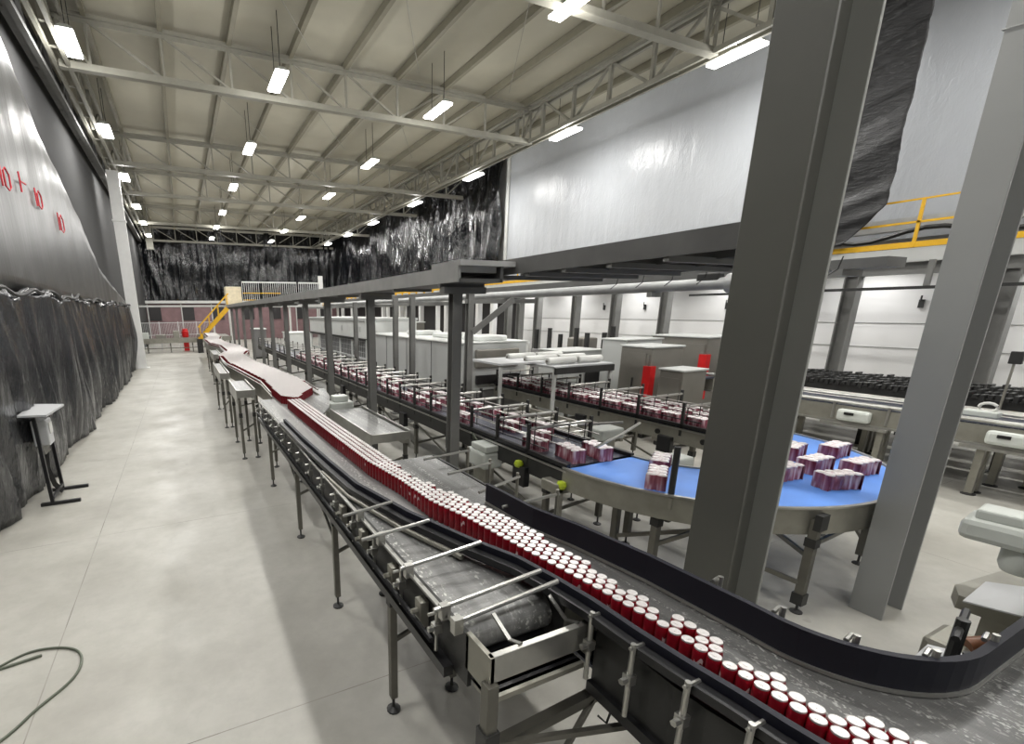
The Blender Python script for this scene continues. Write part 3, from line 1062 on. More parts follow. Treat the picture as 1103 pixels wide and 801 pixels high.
# =================================================================== pipe and cable gantry
GT = thing('cable_gantry', 'long grey cable tray on a row of posts beside the can conveyor', 'cable tray', (3.2, 5, 3.3))
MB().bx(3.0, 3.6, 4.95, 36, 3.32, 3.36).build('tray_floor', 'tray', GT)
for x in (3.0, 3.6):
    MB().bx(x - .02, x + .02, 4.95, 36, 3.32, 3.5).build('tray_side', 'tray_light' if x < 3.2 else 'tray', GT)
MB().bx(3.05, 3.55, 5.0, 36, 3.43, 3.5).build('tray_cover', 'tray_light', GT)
y = 5.4
while y < 36:
    MB().bx(2.98, 3.64, y - .03, y + .03, 3.28, 3.32).build('cross_arm', 'post', GT)
    y += 1.45
for x, z, r in ((3.72, 3.46, .03),):
    MB().tube([(x, 5.3, z), (x, 36, z)], r, 8).build('pipe', 'pipe', GT, smooth=True)
GT2 = thing('cable_gantry', 'broad dark overhead cable tray that runs from the gantry corner towards the dark column', 'cable tray', (4.8, 3.4, 3.45))
MB().prism([(3.78, 2.2), (4.15, 2.2), (5.0, 2.75), (5.6, 3.1), (5.6, 5.6), (3.78, 5.6)], 3.5, 3.54).build('tray_floor', 'tray', GT2)
for x, ya in ((3.78, 2.2), (4.4, 2.4), (5.0, 2.75), (5.6, 3.1)):
    MB().bx(x - .015, x + .015, ya, 5.6, 3.42, 3.6).build('tray_side', 'tray', GT2)
for y in (2.3, 2.9, 3.5, 4.1, 4.7, 5.3):
    MB().bx(3.78, 5.6 if y > 3 else 4.2 if y < 2.5 else 5.1, y - .03, y + .03, 3.38, 3.43).build('cross_arm', 'post', GT2)
MB().bx(2.98, 3.76, 4.9, 5.6, 3.5, 3.56).build('corner_plate', 'tray_light', GT)
for i in range(7):
    y = 2.5 + .42 * i
    MB().tube([(5.62, y, 3.45), (5.64, y + .03, 3.34), (5.6, y + .1, 3.27)], .006, 5).build('loose_wire', 'dark_steel', GT2)
for i, y in enumerate((5.36, 8.4, 11.25, 13.5, 16.4, 19.2, 22.0, 25.2, 28.6, 32.0, 35.0)):
    p = thing('gantry_post', 'grey H-section gantry post by the can row, %s from the camera' % ORD[i], 'post', (3.2, y, 0), 'front gantry posts')
    MB().hsec(3.2, y, .02, 3.2, .13, .13, .016, 'y').build('shaft', 'post', p)
    MB().bx(3.04, 3.36, y - .16, y + .16, 0, .025).build('base_plate', 'post', p)
    MB().bx(3.0, 3.62, y - .06, y + .06, 3.2, 3.28).build('head_arm', 'post', p)
for i, (x, y, zt) in enumerate(((5.62, 12.75, 3.35), (5.6, 11.6, 3.35), (5.45, 8.55, 3.45), (5.6, 16.2, 3.3), (5.6, 20.0, 3.3), (5.6, 24.0, 3.3))):
    p = thing('gantry_post', 'grey post behind the pack conveyor, %s of its row' % ['fifth', 'second', 'nearest', 'sixth', 'seventh', 'last'][i], 'post', (x, y, 0), 'rear gantry posts')
    MB().hsec(x, y, .02, zt, .13, .13, .016, 'y').build('shaft', 'post', p)
    MB().bx(x - .15, x + .15, y - .15, y + .15, 0, .025).build('base_plate', 'post', p)
    MB().bx(x - .09, 7.1, y - .05, y + .05, 3.13, 3.22).build('head_arm', 'post', p)
br = MB().beam((5.5, 8.5, 2.55), (6.2, 8.1, 3.2), .1, .12)
tag(br.build('diagonal_brace', 'post'), 'slanting grey brace from the rear post up to the pipe', 'brace')
# overhead pipes behind
P = thing('overhead_pipe', 'pale round pipe with a flanged joint under the broad cable tray', 'pipe', (6.35, 3, 3.3))
MB().tube([(6.35, 3.1, 3.3), (6.35, 22, 3.3)], .075, 12).build('pipe_run', 'pipe', P, smooth=True)
MB().tube([(6.35, 3.85, 3.3), (6.35, 3.95, 3.3)], .12, 12).build('flange', 'pipe', P, smooth=True)
MB().box((6.35, 4.2, 3.38), (.12, .3, .12)).build('valve', 'dark_steel', P, bevel=.02)
for y in (5.0, 9.4, 13.5, 17.5, 21.5):
    MB().bx(6.25, 6.45, y - .04, y + .04, 3.16, 3.23).build('pipe_support', 'post', P)
t_ = MB().bx(6.7, 7.1, 2.6, 22, 3.4, 3.5).build('cable_tray', 'tray')
tag(t_, 'dark flat cable tray running beside the pale overhead pipe', 'cable tray')
for y in (3.0, 9.0, 15.0, 21.0):
    MB().bx(6.68, 7.12, y - .05, y + .05, 3.33, 3.4).build('tray_bearer', 'post', t_)
t_['label'] = 'dark flat cable tray running just behind the pale overhead pipe'

# =================================================================== pack conveyors and the blue turning belt
ZP = 1.12
TC = (6.22, 4.15)
RO, RI = 2.13, 1.05


def rods_and_rails(T, x0, x1, y0, y1, lanes, step):
    """lane rails hung from cross rods on side posts"""
    for k in range(lanes + 1):
        x = x0 + .06 + (x1 - x0 - .12) * k / lanes
        MB().tube([(x, y0, ZP + .1), (x, y1, ZP + .1)], .011, 5).build('lane_rail', 'steel' if k % 2 else 'black', T)
        MB().tube([(x, y0, ZP + .2), (x, y1, ZP + .2)], .009, 5).build('lane_rail', 'steel', T)
    y = y0 + .25
    i = 0
    while y < y1:
        r = MB().tube([(x0 - .04, y, ZP + .33), (x1 + .04, y, ZP + .33)], .023, 8).build('cross_rod', 'steel', T, smooth=True)
        if y < y0 + 9:
            for k in range(lanes + 1):
                x = x0 + .06 + (x1 - x0 - .12) * k / lanes
                MB().tube([(x, y, ZP + .08), (x, y, ZP + .35)], .008, 5).box((x, y, ZP + .33), (.035, .035, .045)).build('rail_hanger', 'dark_steel', r)
        MB().bx(x0 - .06, x0 - .02, y - .02, y + .02, ZP - .15, ZP + .4).build('side_post', 'dark_steel', T)
        MB().bx(x1 + .02, x1 + .06, y - .02, y + .02, ZP - .15, ZP + .4).build('side_post', 'dark_steel', T)
        y += step * (1 if y < y0 + 9 else 1.6)
        i += 1


def pack_conveyor(label, x0, x1, y0, y1, lanes, step, legs, side):
    T = thing('pack_conveyor', label, 'conveyor', ((x0 + x1) / 2, y0, 0))
    MB().bx(x0, x1, y0, y1, ZP - .04, ZP).build('belt', 'belt_dark', T)
    for x, s in ((x0 - .03, -1), (x1 + .03, 1)):
        MB().bx(x - .02, x + .02, y0, y1, ZP - .28, ZP - .03).build('side_frame', side, T)
        MB().bx(x - .03, x + .03, y0, y1, ZP + .0, ZP + .05).build('edge_rail', 'black', T)
        MB().bx(x + s * .03 - .012, x + s * .03 + .012, y0, y1, ZP - .05, ZP - .025).build('edge_strip', 'steel', T)
    MB().bx(x0, x1, y0 + .05, y1, ZP - .26, ZP - .24).build('return_belt', 'belt_dark', T)
    rods_and_rails(T, x0, x1, y0 + .5, y1, lanes, step)
    for y in legs:
        for x in (x0 + .02, x1 - .02):
            leg(T, x, y, ZP - .2, .07)
        MB().beam((x0 + .02, y, .35), (x1 - .02, y, .45), .03, .04).build('brace', 'leg', T)
    for y, y2 in list(zip(legs, legs[1:]))[:5]:
        MB().beam((x0, y, .3), (x0, y2, .8), .02, .03).build('tie', 'leg', T)
        MB().bx(x0 - .12, x0 - .02, y + .3, y + .55, ZP - .48, ZP - .2).build('drive_box', 'black', T, bevel=.01)
    return T


PC = pack_conveyor('pack conveyor with lane rails leading down to the left end of the blue belt', 4.12, 5.15, 4.1, 30, 3, .7, (4.5, 6.4, 8.4, 10.4, 12.6, 15, 18, 21, 24, 27), 'dark_steel')
for y, z in ((4.95, .93), (4.12, .9)):
    MB().lathe([(.0, .0), (.05, .02), (.065, .06), (.05, .1), (.0, .12)], (4.02, y, z - .05), 14).build('lime_cap', 'lime', PC, smooth=True, label='round lime-green end cap')
gm = MB().box((4.0, 5.75, .82), (.34, .5, .26)).build('drive_motor', 'housing', PC, bevel=.04)
MB().box((4.0, 5.7, 1.0), (.3, .4, .1)).build('terminal_box', 'housing', gm, bevel=.02)
MB().tube([(4.0, 5.95, 1.03), (4.0, 6.1, 1.12), (4.05, 6.12, 1.0)], .012, 6).build('motor_lead', 'cable', gm, smooth=True)
MB().bx(3.9, 4.1, 5.6, 5.9, .45, .7).build('gearbox', 'steel_dull', gm, bevel=.03)
# paired support under the belt transfer
MB().bx(3.98, 4.04, 4.1, 4.16, .08, .95).build('leg', 'steel_dull', PC)
MB().box((4.05, 4.25, .86), (.22, .3, .14)).build('transfer_bracket', 'steel_dull', PC, bevel=.02)

PC2 = pack_conveyor('far pack conveyor between the blue belt and the shrink machine', 7.3, 8.36, 4.15, 10.1, 3, .85, (4.7, 6.6, 8.6), 'steel_dull')
for y in (4.5, 5.3):
    MB().cyl((7.23, y, ZP - .16), (7.25, y, ZP - .16), .045, 12).build('side_hole', 'black', PC2)

TT = thing('turning_belt_conveyor', 'blue U-shaped turning belt between the two pack conveyors', 'conveyor', (TC[0], TC[1], 0))
mid = (RO + RI) / 2
bp = arc(TC[0], TC[1], mid, pi, 2 * pi, 40)
MB().strip(bp, -(RO - RI) / 2, (RO - RI) / 2, ZP - .03, ZP).build('belt', 'blue_belt', TT)
MB().strip(arc(TC[0], TC[1], RO + .02, pi * 1.0, pi * 2, 48), -.02, .02, ZP - .27, ZP - .005).build('outer_skirt', 'steel_dull', TT, smooth=True)
MB().strip(arc(TC[0], TC[1], RO + .03, pi * 1.0, pi * 2, 48), -.015, .025, ZP - .005, ZP + .015).build('outer_rim', 'steel', TT, smooth=True)
MB().strip(arc(TC[0], TC[1], RI - .02, pi * 1.0, pi * 2, 36), -.02, .02, ZP - .22, ZP + .02).build('inner_skirt', 'steel_dull', TT, smooth=True)
for x, y in ((4.42, 3.1), (4.55, 3.72), (4.85, 2.75), (5.36, 2.13), (5.0, 3.9), (6.3, 3.2), (7.1, 2.35), (7.6, 2.95), (8.2, 3.6), (7.3, 3.8)):
    leg(TT, x, y, ZP - .1, .075)
pb_ = MB().box((5.37, 2.1, ZP - .12), (.13, .06, .16)).build('leg_bracket', 'dark_steel', TT)
MB().tube([(4.44, 3.0, ZP - .3), (4.44, 3.0, ZP + .52)], .032, 10).build('rail_post', 'dark_steel', TT, smooth=True)
MB().box((4.44, 3.0, ZP - .08), (.1, .1, .12)).build('post_clamp', 'steel_dull', TT)
for p, q in (((4.55, 3.72, .3), (4.85, 2.75, .75)), ((5.36, 2.13, .32), (4.85, 2.75, .55)), ((5.36, 2.13, .75), (7.1, 2.35, .6)), ((5.36, 2.13, .62), (6.3, 3.2, .5)), ((4.42, 3.1, .5), (4.85, 2.75, .8)), ((7.1, 2.35, .3), (7.6, 2.95, .7))):
    MB().beam(p, q, .03, .045).build('brace', 'leg', TT)
MB().box((5.36, 2.13, .16), (.1, .1, .12)).build('foot_clamp', 'dark_steel', TT)
MB().tube([(4.3, 3.9, ZP + .3), (4.9, 4.05, ZP + .36), (5.5, 4.3, ZP + .38)], .018, 8).build('guide_bar', 'steel', TT, smooth=True)

# packs of cans
def pack_proto(nx, ny, label, group=None):
    """film-wrapped pack: rounded can columns show through the sides, pale lids on top"""
    s = .104
    L, Wd, Hh = nx * s, ny * s, .165
    T = MB()
    pts = []
    for i in range(nx):
        for q in range(5):
            a = pi + pi * (q + .5) / 5
            pts.append((-L / 2 + s / 2 + i * s + s / 2 * cos(a), -Wd / 2 + s / 2 + s / 2 * sin(a) * .55 - .0))
    for i in range(ny):
        for q in range(5):
            a = -pi / 2 + pi * (q + .5) / 5
            pts.append((L / 2 - s / 2 + s / 2 * cos(a) * .55 + s * .2, -Wd / 2 + s / 2 + i * s + s / 2 * sin(a)))
    for i in range(nx):
        for q in range(5):
            a = pi * (q + .5) / 5
            pts.append((L / 2 - s / 2 - i * s + s / 2 * cos(a), Wd / 2 - s / 2 + s / 2 * sin(a) * .55))
    for i in range(ny):
        for q in range(5):
            a = pi / 2 + pi * (q + .5) / 5
            pts.append((-L / 2 + s / 2 + s / 2 * cos(a) * .55 - s * .2, Wd / 2 - s / 2 - i * s + s / 2 * sin(a)))
    T.prism(pts, 0, Hh)
    o = T.build('can_pack', 'pack_side')
    tag(o, label, 'can pack', group)
    top = MB()
    for i in range(nx):
        for j in range(ny):
            c = (-L / 2 + s / 2 + i * s, -Wd / 2 + s / 2 + j * s, Hh)
            top.lathe([(.046, -.004), (.046, .002), (.040, .010), (.036, .007)], c, 12)
    top.prism([(x * .97, y * .97) for x, y in pts], Hh - .001, Hh + .004)
    top.build('lid_layer', 'pack_top', o, smooth=True)
    return o


ZQ = ZP + .002
six = pack_proto(4, 2, 'film-wrapped can pack nearest the left edge of the blue belt, beside the dark post')
six.location = (4.56, 3.27, ZQ)
six.rotation_euler.z = .6
loose = [((5.02, 3.58), .55, 'film-wrapped can pack just behind the pack by the dark post'),
         ((5.98, 2.78), -.1, 'film-wrapped can pack on the blue belt half hidden by the dark column'),
         ((6.62, 2.78), -.05, 'film-wrapped can pack in the middle of the blue belt, behind the nearest one'),
         ((6.2, 2.38), -.35, 'film-wrapped can pack on the blue belt nearest the lighter grey column'),
         ((7.5, 2.98), .05, 'film-wrapped can pack standing farthest right on the blue belt edge'),
         ((6.95, 2.5), -.1, 'film-wrapped can pack on the blue belt partly behind the lighter grey column'),
         ((7.0, 3.2), .2, 'film-wrapped can pack farthest back on the blue belt, left of the right-hand edge pack'),
         ((4.76, 4.30), 1.4, 'film-wrapped can pack stepping onto the blue belt from the conveyor, right of two'),
         ((4.38, 4.38), 1.4, 'film-wrapped can pack stepping onto the blue belt from the conveyor, left of two')]
for (x, y), a, lb in loose:
    d_ = dup(six, (x, y, ZQ), a, lb)
r1 = random.Random(5)
GL = 'film-wrapped can pack riding between the lane rails of the long pack conveyor'
lanes1 = [4.12 + 1.03 * (k + .5) / 3 for k in range(3)]
for ln, x in enumerate(lanes1):
    y = 4.95 + ln * .33
    while y < 21:
        if r1.random() < .72:
            d_ = dup(six, (x, y, ZQ), (r1.random() - .5) * .15 + pi / 2, GL, 'packs on the long pack conveyor')
            d_.scale = (.85, 1, .9)
        y += .46 + r1.random() * .3
GL2 = 'film-wrapped can pack among the crowd on the far pack conveyor'
for ln in range(3):
    x = 7.3 + 1.06 * (ln + .5) / 3
    y = 4.35 + ln * .1
    while y < 9.9:
        if r1.random() < .92:
            d_ = dup(six, (x, y, ZQ), (r1.random() - .5) * .2 + pi / 2, GL2, 'packs on the far pack conveyor')
            d_.scale = (.8, 1.2, .95)
        y += .36 + r1.random() * .1

# low return conveyor between the two pack conveyors
T = thing('return_conveyor', 'low steel return conveyor frame in the gap between the two pack conveyors', 'conveyor', (6.1, 5, 0))
for x in (5.75, 6.4):
    MB().bx(x - .03, x + .03, 5.3, 8.1, .88, 1.02).build('side_rail', 'steel_dull', T)
    for y in (5.5, 7.0, 8.0):
        leg(T, x, y, .9, .07)
for i in range(8):
    MB().cyl((5.76, 5.5 + .35 * i, .96), (6.39, 5.5 + .35 * i, .96), .03, 8).build('roller', 'steel', T)
MB().beam((5.75, 5.5, .3), (5.75, 7.4, .85), .02, .03).beam((5.75, 5.5, .85), (5.75, 7.4, .3), .02, .03).build('brace', 'leg', T)
mm = MB().box((6.05, 5.35, 1.06), (.5, .34, .18)).build('drive_motor', 'housing', T, bevel=.03)
MB().box((6.0, 5.3, .9), (.3, .2, .22)).build('gearbox', 'steel_dull', mm, bevel=.03)
T = thing('return_conveyor', 'sloping steel side rail and bracket beside the blue belt entry', 'conveyor', (5.6, 4.6, 0))
MB().beam((5.45, 5.4, .98), (5.75, 4.3, .92), .06, .08).build('side_rail', 'steel_dull', T)
MB().beam((5.3, 5.2, 1.3), (5.9, 4.9, 1.34), .03, .03).build('guide_bar', 'steel', T)
for x, y in ((5.45, 5.35), (5.75, 4.35)):
    leg(T, x, y, .95, .06)
MB().box((6.15, 4.15, .86), (.34, .3, .26)).build('drive_motor', 'housing', T, bevel=.03)
MB().beam((5.75, 4.35, .9), (6.15, 4.15, .9), .05, .05).build('motor_arm', 'steel_dull', T)
leg(T, 6.15, 4.15, .75, .06)

# =================================================================== machines
S = thing('shrink_machine', 'long pale grey shrink-wrapping machine behind the pack conveyor', 'machine', (7.4, 10.3, 0))
MB().bx(6.4, 8.4, 10.3, 16.9, .95, 2.17).build('upper_housing', 'machine', S, bevel=.02)
MB().bx(6.42, 8.38, 10.35, 16.9, .12, .95).build('base', 'machine_grey', S)
MB().bx(6.36, 8.44, 10.28, 16.95, 2.17, 2.2).build('roof', 'machine_light', S)
MB().bx(6.75, 8.1, 10.2, 10.3, 1.55, 2.02).build('end_hood', 'cabinet', S, bevel=.03)
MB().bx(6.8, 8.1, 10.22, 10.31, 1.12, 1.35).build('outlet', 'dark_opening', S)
for y in (12.0, 13.65, 15.3):
    MB().bx(6.385, 6.4, y - .006, y + .006, .98, 2.15).build('panel_joint', 'machine_grey', S)
for y in (11.2, 12.9, 14.6):
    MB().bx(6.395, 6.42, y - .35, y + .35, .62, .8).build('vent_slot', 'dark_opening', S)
for x in (6.6, 8.2):
    for y in (10.6, 13.6, 16.6):
        MB().bx(x - .06, x + .06, y - .06, y + .06, 0, .12).build('foot', 'dark_steel', S)
for i, (y, l_) in enumerate(((11.0, .9), (12.6, 1.2), (14.6, .9))):
    MB().box((7.5, y, 2.27), (.9, l_, .14)).build('roof_duct', 'machine_light', S, bevel=.04)

S2 = thing('packing_machine', 'tall packing machine with a white head and wire guards beyond the shrink machine', 'machine', (7.5, 17.5, 0))
MB().bx(6.4, 8.6, 17.4, 26.2, 1.95, 2.62).build('head', 'machine_light', S2, bevel=.02)
MB().bx(6.36, 8.64, 17.36, 26.2, 2.62, 2.72).build('head_cap', 'machine', S2)
MB().bx(6.38, 6.4, 17.4, 26.2, 1.86, 1.95).build('dark_band', 'dark_steel', S2)
MB().bx(6.9, 8.5, 17.5, 26.0, .1, 1.9).build('body', 'machine_grey', S2)
for y in (17.45, 19.2, 20.9, 22.7, 24.4, 26.1):
    MB().bx(6.42, 6.48, y - .03, y + .03, 0, 1.9).build('guard_post', 'machine_light', S2)
for y0_, y1_ in ((17.45, 19.2), (19.2, 20.9), (20.9, 22.7), (22.7, 24.4), (24.4, 26.1)):
    mb = MB()
    for i in range(1, 9):
        yy = y0_ + (y1_ - y0_) * i / 9
        mb.bx(6.445, 6.455, yy - .006, yy + .006, .2, 1.86)
    for i in range(8):
        zz = .3 + .22 * i
        mb.bx(6.445, 6.455, y0_, y1_, zz - .006, zz + .006)
    mb.bx(6.43, 6.47, y0_, y1_, 1.12, 1.2)
    mb.build('wire_guard', 'mesh_wire', S2)
for y in (18.0, 20.4, 23.2):
    MB().bx(6.385, 6.402, y - .08, y + .08, 2.2, 2.4).build('head_hatch', 'machine', S2)
for x in (6.95, 8.4):
    for y in (17.7, 25.8):
        MB().bx(x - .06, x + .06, y - .06, y + .06, 0, .12).build('foot', 'dark_steel', S2)

# film platform before the machine mouth
F_ = thing('film_platform', 'white steel platform on legs above the far pack conveyor', 'platform', (7.3, 8.5, 0))
MB().bx(6.1, 7.35, 8.3, 9.5, 1.84, 1.88).build('deck', 'board', F_)
MB().bx(7.05, 8.75, 7.7, 9.5, 1.78, 1.83).build('deck', 'board', F_)
MB().bx(7.05, 8.75, 7.66, 7.7, 1.66, 1.8).build('edge_beam', 'dark_steel', F_)
for x, y in ((6.15, 8.35), (6.15, 9.45), (8.7, 9.45), (8.7, 7.72), (7.08, 7.72)):
    MB().bx(x - .03, x + .03, y - .03, y + .03, .02, 1.8).build('leg', 'beam_white', F_)
for i, (x, y, ln) in enumerate(((7.35, 9.2, .8), (8.2, 9.2, .8), (7.4, 8.55, .9), (8.25, 8.5, .8), (7.5, 8.0, .8), (8.3, 7.98, .7))):
    mb = MB().cyl((x - ln / 2, y, 1.915), (x + ln / 2, y, 1.915), .078, 18)
    o = mb.build('film_roll', 'roll_white', smooth=True, bevel=.02)
    tag(o, 'white film roll lying on the platform, %s' % ['back left', 'back right', 'middle left', 'middle right', 'front left', 'front right'][i], 'film roll', 'film rolls on the platform')
    mb = MB().cyl((x - ln / 2 - .015, y, 1.915), (x + ln / 2 + .015, y, 1.915), .03, 12).build('core', 'cabinet', o)


def cabinet(label, x0, x1, y0, y1, z1, mat, red=False, window=False):
    T = thing('machine_cabinet', label, 'cabinet', ((x0 + x1) / 2, (y0 + y1) / 2, 0))
    MB().bx(x0, x1, y0, y1, .1, z1).build('body', mat, T, bevel=.015)
    MB().bx(x0 - .03, x1 + .03, y0 - .03, y1 + .03, z1, z1 + .04).build('top', 'machine', T, bevel=.01)
    d_ = MB().bx(x0 - .02, x0, y0 + .05, y1 - .05, .3, z1 - .15).build('door', mat, T)
    MB().bx(x0 - .05, x0 - .02, (y0 + y1) / 2 - .015, (y0 + y1) / 2 + .015, z1 * .55, z1 * .55 + .25).build('handle', 'dark_steel', d_)
    for x in (x0 + .08, x1 - .08):
        for y in (y0 + .08, y1 - .08):
            MB().bx(x - .04, x + .04, y - .04, y + .04, 0, .1).build('foot', 'dark_steel', T)
    if red:
        MB().bx(x0 - .06, x0 + .12, y0 - .05, y0 + .14, .7, z1 - .4).build('red_panel', 'red', T, label='bright red corner panel')
    if window:
        MB().bx(x0 - .03, x0 - .018, y0 + .12, y1 - .1, z1 - .5, z1 - .12).build('window', 'cabinet', T)
    return T


cabinet('stainless cabinet with a bright red corner panel, left of the dark column', 9.65, 10.7, 7.45, 8.3, 2.12, 'cabinet', True, True)
cabinet('lower steel cabinet in front of the red-panelled cabinet, nearer the dark column', 9.45, 10.2, 6.5, 7.05, 1.7, 'cabinet')
cabinet('pale blue-grey cabinet behind and left of the red-panelled cabinet', 10.3, 11.6, 8.7, 9.5, 2.2, 'machine')
cabinet('rear stainless cabinet with a red strip, nearest the dark column edge', 12.1, 13.2, 7.8, 9.4, 2.25, 'cabinet', True)
cabinet('small dark grey cabinet before the black machine posts', 11.4, 12.1, 9.9, 10.8, 1.75, 'machine_grey')
cabinet('wide grey box cabinet right of the film platform', 9.2, 10.6, 9.7, 10.7, 1.88, 'machine')
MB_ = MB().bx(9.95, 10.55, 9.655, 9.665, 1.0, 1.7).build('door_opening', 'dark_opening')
tag(MB_, 'dark open doorway in the side of the wide grey box cabinet', 'opening')
D_ = thing('dark_machine', 'dark machine with upright black posts before the white lower wall', 'machine', (13.5, 13.5, 0))
MB().bx(12.6, 14.6, 12.2, 15.2, .1, 1.5).build('body', 'machine_grey', D_, bevel=.03)
for i, (x, y, z) in enumerate(((12.7, 12.4, 2.2), (12.8, 13.0, 2.35), (12.9, 13.9, 2.1), (13.0, 14.6, 2.3), (13.4, 12.3, 2.2), (13.9, 12.4, 2.4), (14.4, 12.6, 2.0), (12.7, 15.0, 2.25))):
    MB().bx(x - .06, x + .06, y - .06, y + .06, 1.5, z).build('upright', 'dark_steel', D_)
MB().box((13.3, 13.2, 1.75), (.7, .8, .5)).build('gear_head', 'cabinet', D_, bevel=.05)
for x in (12.7, 14.5):
    for y in (12.3, 15.1):
        MB().bx(x - .06, x + .06, y - .06, y + .06, 0, .1).build('foot', 'dark_steel', D_)

# =================================================================== conveyors on the right
def box_conveyor(label, x0, x1, y0, y1, z, legs, motors):
    T = thing('steel_conveyor', label, 'conveyor', ((x0 + x1) / 2, y0, 0))
    MB().bx(x0, x1, y0, y1, z - .06, z - .02).build('belt', 'belt_dark', T)
    for x in (x0, x1):
        MB().bx(x - .03, x + .03, y0, y1, z - .34, z - .04).build('side_frame', 'steel_dull', T)
        MB().tube([(x, y0, z + .03), (x, y1, z + .03)], .035, 8).build('top_rail', 'steel', T, smooth=True)
        MB().bx(x - .05, x + .05, y0, y1, z - .37, z - .33).build('lower_lip', 'steel', T)
    y = y0 + .3
    while y < y1:
        MB().bx(x0 - .045, x0 - .03, y - .02, y + .02, z - .3, z + .03).build('rail_bracket', 'steel', T)
        y += .8
    for y in legs:
        for x in (x0 + .02, x0 + .22, x1 - .05):
            l_ = MB().bx(x - .045, x + .045, y - .045, y + .045, .03, z - .34).build('leg', 'steel_dull', T)
            MB().lathe([(.09, 0), (.09, .015), (.03, .04)], (x, y, 0), 12).build('levelling_foot', 'dark_steel', l_)
    for y in motors:
        h = MB().box((x0 - .09, y, z - .2), (.14, .5, .22)).build('drive_cover', 'housing', T, bevel=.05)
        MB().box((x0 - .17, y + .05, z - .16), (.02, .14, .05)).build('cover_plate', 'black', h)
        MB().bx(x0 - .1, x0 - .03, y - .5, y + .5, z - .42, z - .37).build('motor_cradle', 'steel', T)
    return T


box_conveyor('long stainless conveyor crossing behind both steel columns on the right', 11.45, 12.4, 1.2, 6.6, 1.2, (2.72, 3.95, 5.6), (2.45, 4.35))
box_conveyor('second stainless conveyor running behind the long one, before the dark chains', 12.65, 13.2, 0.9, 6.9, 1.12, (2.4, 4.6, 6.2), ())
box_conveyor('stainless conveyor right of the stainless cabinets, seen left of the dark column', 10.9, 11.3, 7.0, 8.5, 1.45, (7.3, 8.2), ())
T = thing('pallet_conveyor', 'dark chain pallet conveyor along the foot of the white lower wall', 'conveyor', (14.4, 4, 0))
for x in (13.6, 14.15, 14.75, 15.4):
    MB().bx(x - .06, x + .06, 0.6, 10.4, 1.05, 1.3).build('chain_rail', 'dark_steel', T)
for x in (13.6, 14.15, 14.75, 15.4):
    mb = MB()
    for i in range(96):
        y = .7 + .1 * i
        mb.box((x, y, 1.32 + .015 * ((i * 7) % 3)), (.22, .06, .07 + .05 * (i % 2)))
    mb.build('chain', 'dark_steel', T)
MB().bx(13.6, 15.4, .6, 10.4, .98, 1.05).build('chain_bed', 'dark_steel', T)
for i in range(9):
    MB().bx(13.55, 15.45, 1 + i * 1.05, 1.12 + i * 1.05, 1.1, 1.27).build('cross_member', 'machine_grey', T)
for x in (13.6, 15.4):
    for y in (1, 3, 5, 7, 9):
        MB().bx(x - .06, x + .06, y - .06, y + .06, 0, 1.05).build('leg', 'dark_steel', T)
T = thing('control_pole', 'thin control pole with a small dark box at the far right', 'pole', (13.36, 3.12, 0))
MB().bx(13.345, 13.375, 3.105, 3.135, 0, 2.0).build('pole', 'steel_dull', T)
MB().box((13.36, 3.11, 2.1), (.08, .16, .22)).build('button_box', 'dark_steel', T, bevel=.01)
MB().bx(13.26, 13.46, 3.02, 3.22, 0, .02).build('base_plate', 'dark_steel', T)
c = MB().lathe([(.0, 0), (.1, .0), (.12, .06), (.0, .2)], (11.8, 2.95, 1.24), 12)
T = thing('coiled_hose', 'pale hose reel standing on the long stainless conveyor', 'hose', (11.9, 2.9, 1.23))
MB().tube([(11.9 + .02 * i / 24, 2.9 + .10 * cos(i * .52), 1.38 + .07 * sin(i * .52)) for i in range(26)], .022, 8).build('hose', 'roll_white', T, smooth=True)
MB().box((11.9, 2.95, 1.27), (.2, .4, .1)).build('stand', 'housing', T, bevel=.02)

# drive unit at the right edge, beyond the curve of the near conveyor
T = thing('drive_unit', 'pale gear motor drive on a steel stand at the right edge', 'motor', (4.8, .85, 0))
MB().box((4.72, .80, 1.58), (.3, .58, .15), .1).build('motor_housing', 'housing', T, bevel=.04)
MB().box((4.70, .86, 1.685), (.2, .36, .07), .1).build('terminal_box', 'housing', T, bevel=.015)
MB().lathe([(.09, 0), (.11, .05), (.11, .16), (.06, .17)], (4.72, .80, 1.34), 16).build('gearbox', 'housing', T, smooth=True)
MB().box((4.72, .70, 1.34), (.1, .12, .5)).build('mounting_arm', 'dark_steel', T)
MB().prism([(4.28, .92), (4.42, .98), (4.95, .92), (5.05, .57), (4.3, .57)], 1.14, 1.23).build('drip_tray', 'steel_dull', T)
MB().add([(4.15, .87, 1.26), (4.15, .57, 1.31), (4.6, .57, 1.36), (4.45, .87, 1.31), (4.15, .87, 1.25), (4.15, .57, 1.30), (4.6, .57, 1.35), (4.45, .87, 1.30)], [(0, 1, 2, 3), (7, 6, 5, 4), (0, 4, 5, 1), (1, 5, 6, 2), (2, 6, 7, 3), (3, 7, 4, 0)]).build('cover_sheet', 'board', T)
MB().bx(4.5, 5.0, .56, .85, .0, 1.14).build('stand', 'steel_dull', T)
T = thing('floor_gear', 'brown shaft and pale sloping cover low behind the curved rail at the right', 'motor', (3.6, .75, 0))
MB().add([(3.1, .80, 1.14), (3.5, .80, 1.22), (3.56, .64, 1.24), (3.25, .58, 1.24), (3.1, .80, .9), (3.5, .80, .9), (3.56, .64, .9), (3.25, .58, .9)], [(3, 2, 1, 0), (4, 5, 6, 7), (0, 1, 5, 4), (1, 2, 6, 5), (2, 3, 7, 6), (3, 0, 4, 7)]).build('cover', 'board', T)
MB().bx(3.62, 3.9, .68, .86, .9, 1.2).build('gearbox', 'steel_dull', T, bevel=.03)
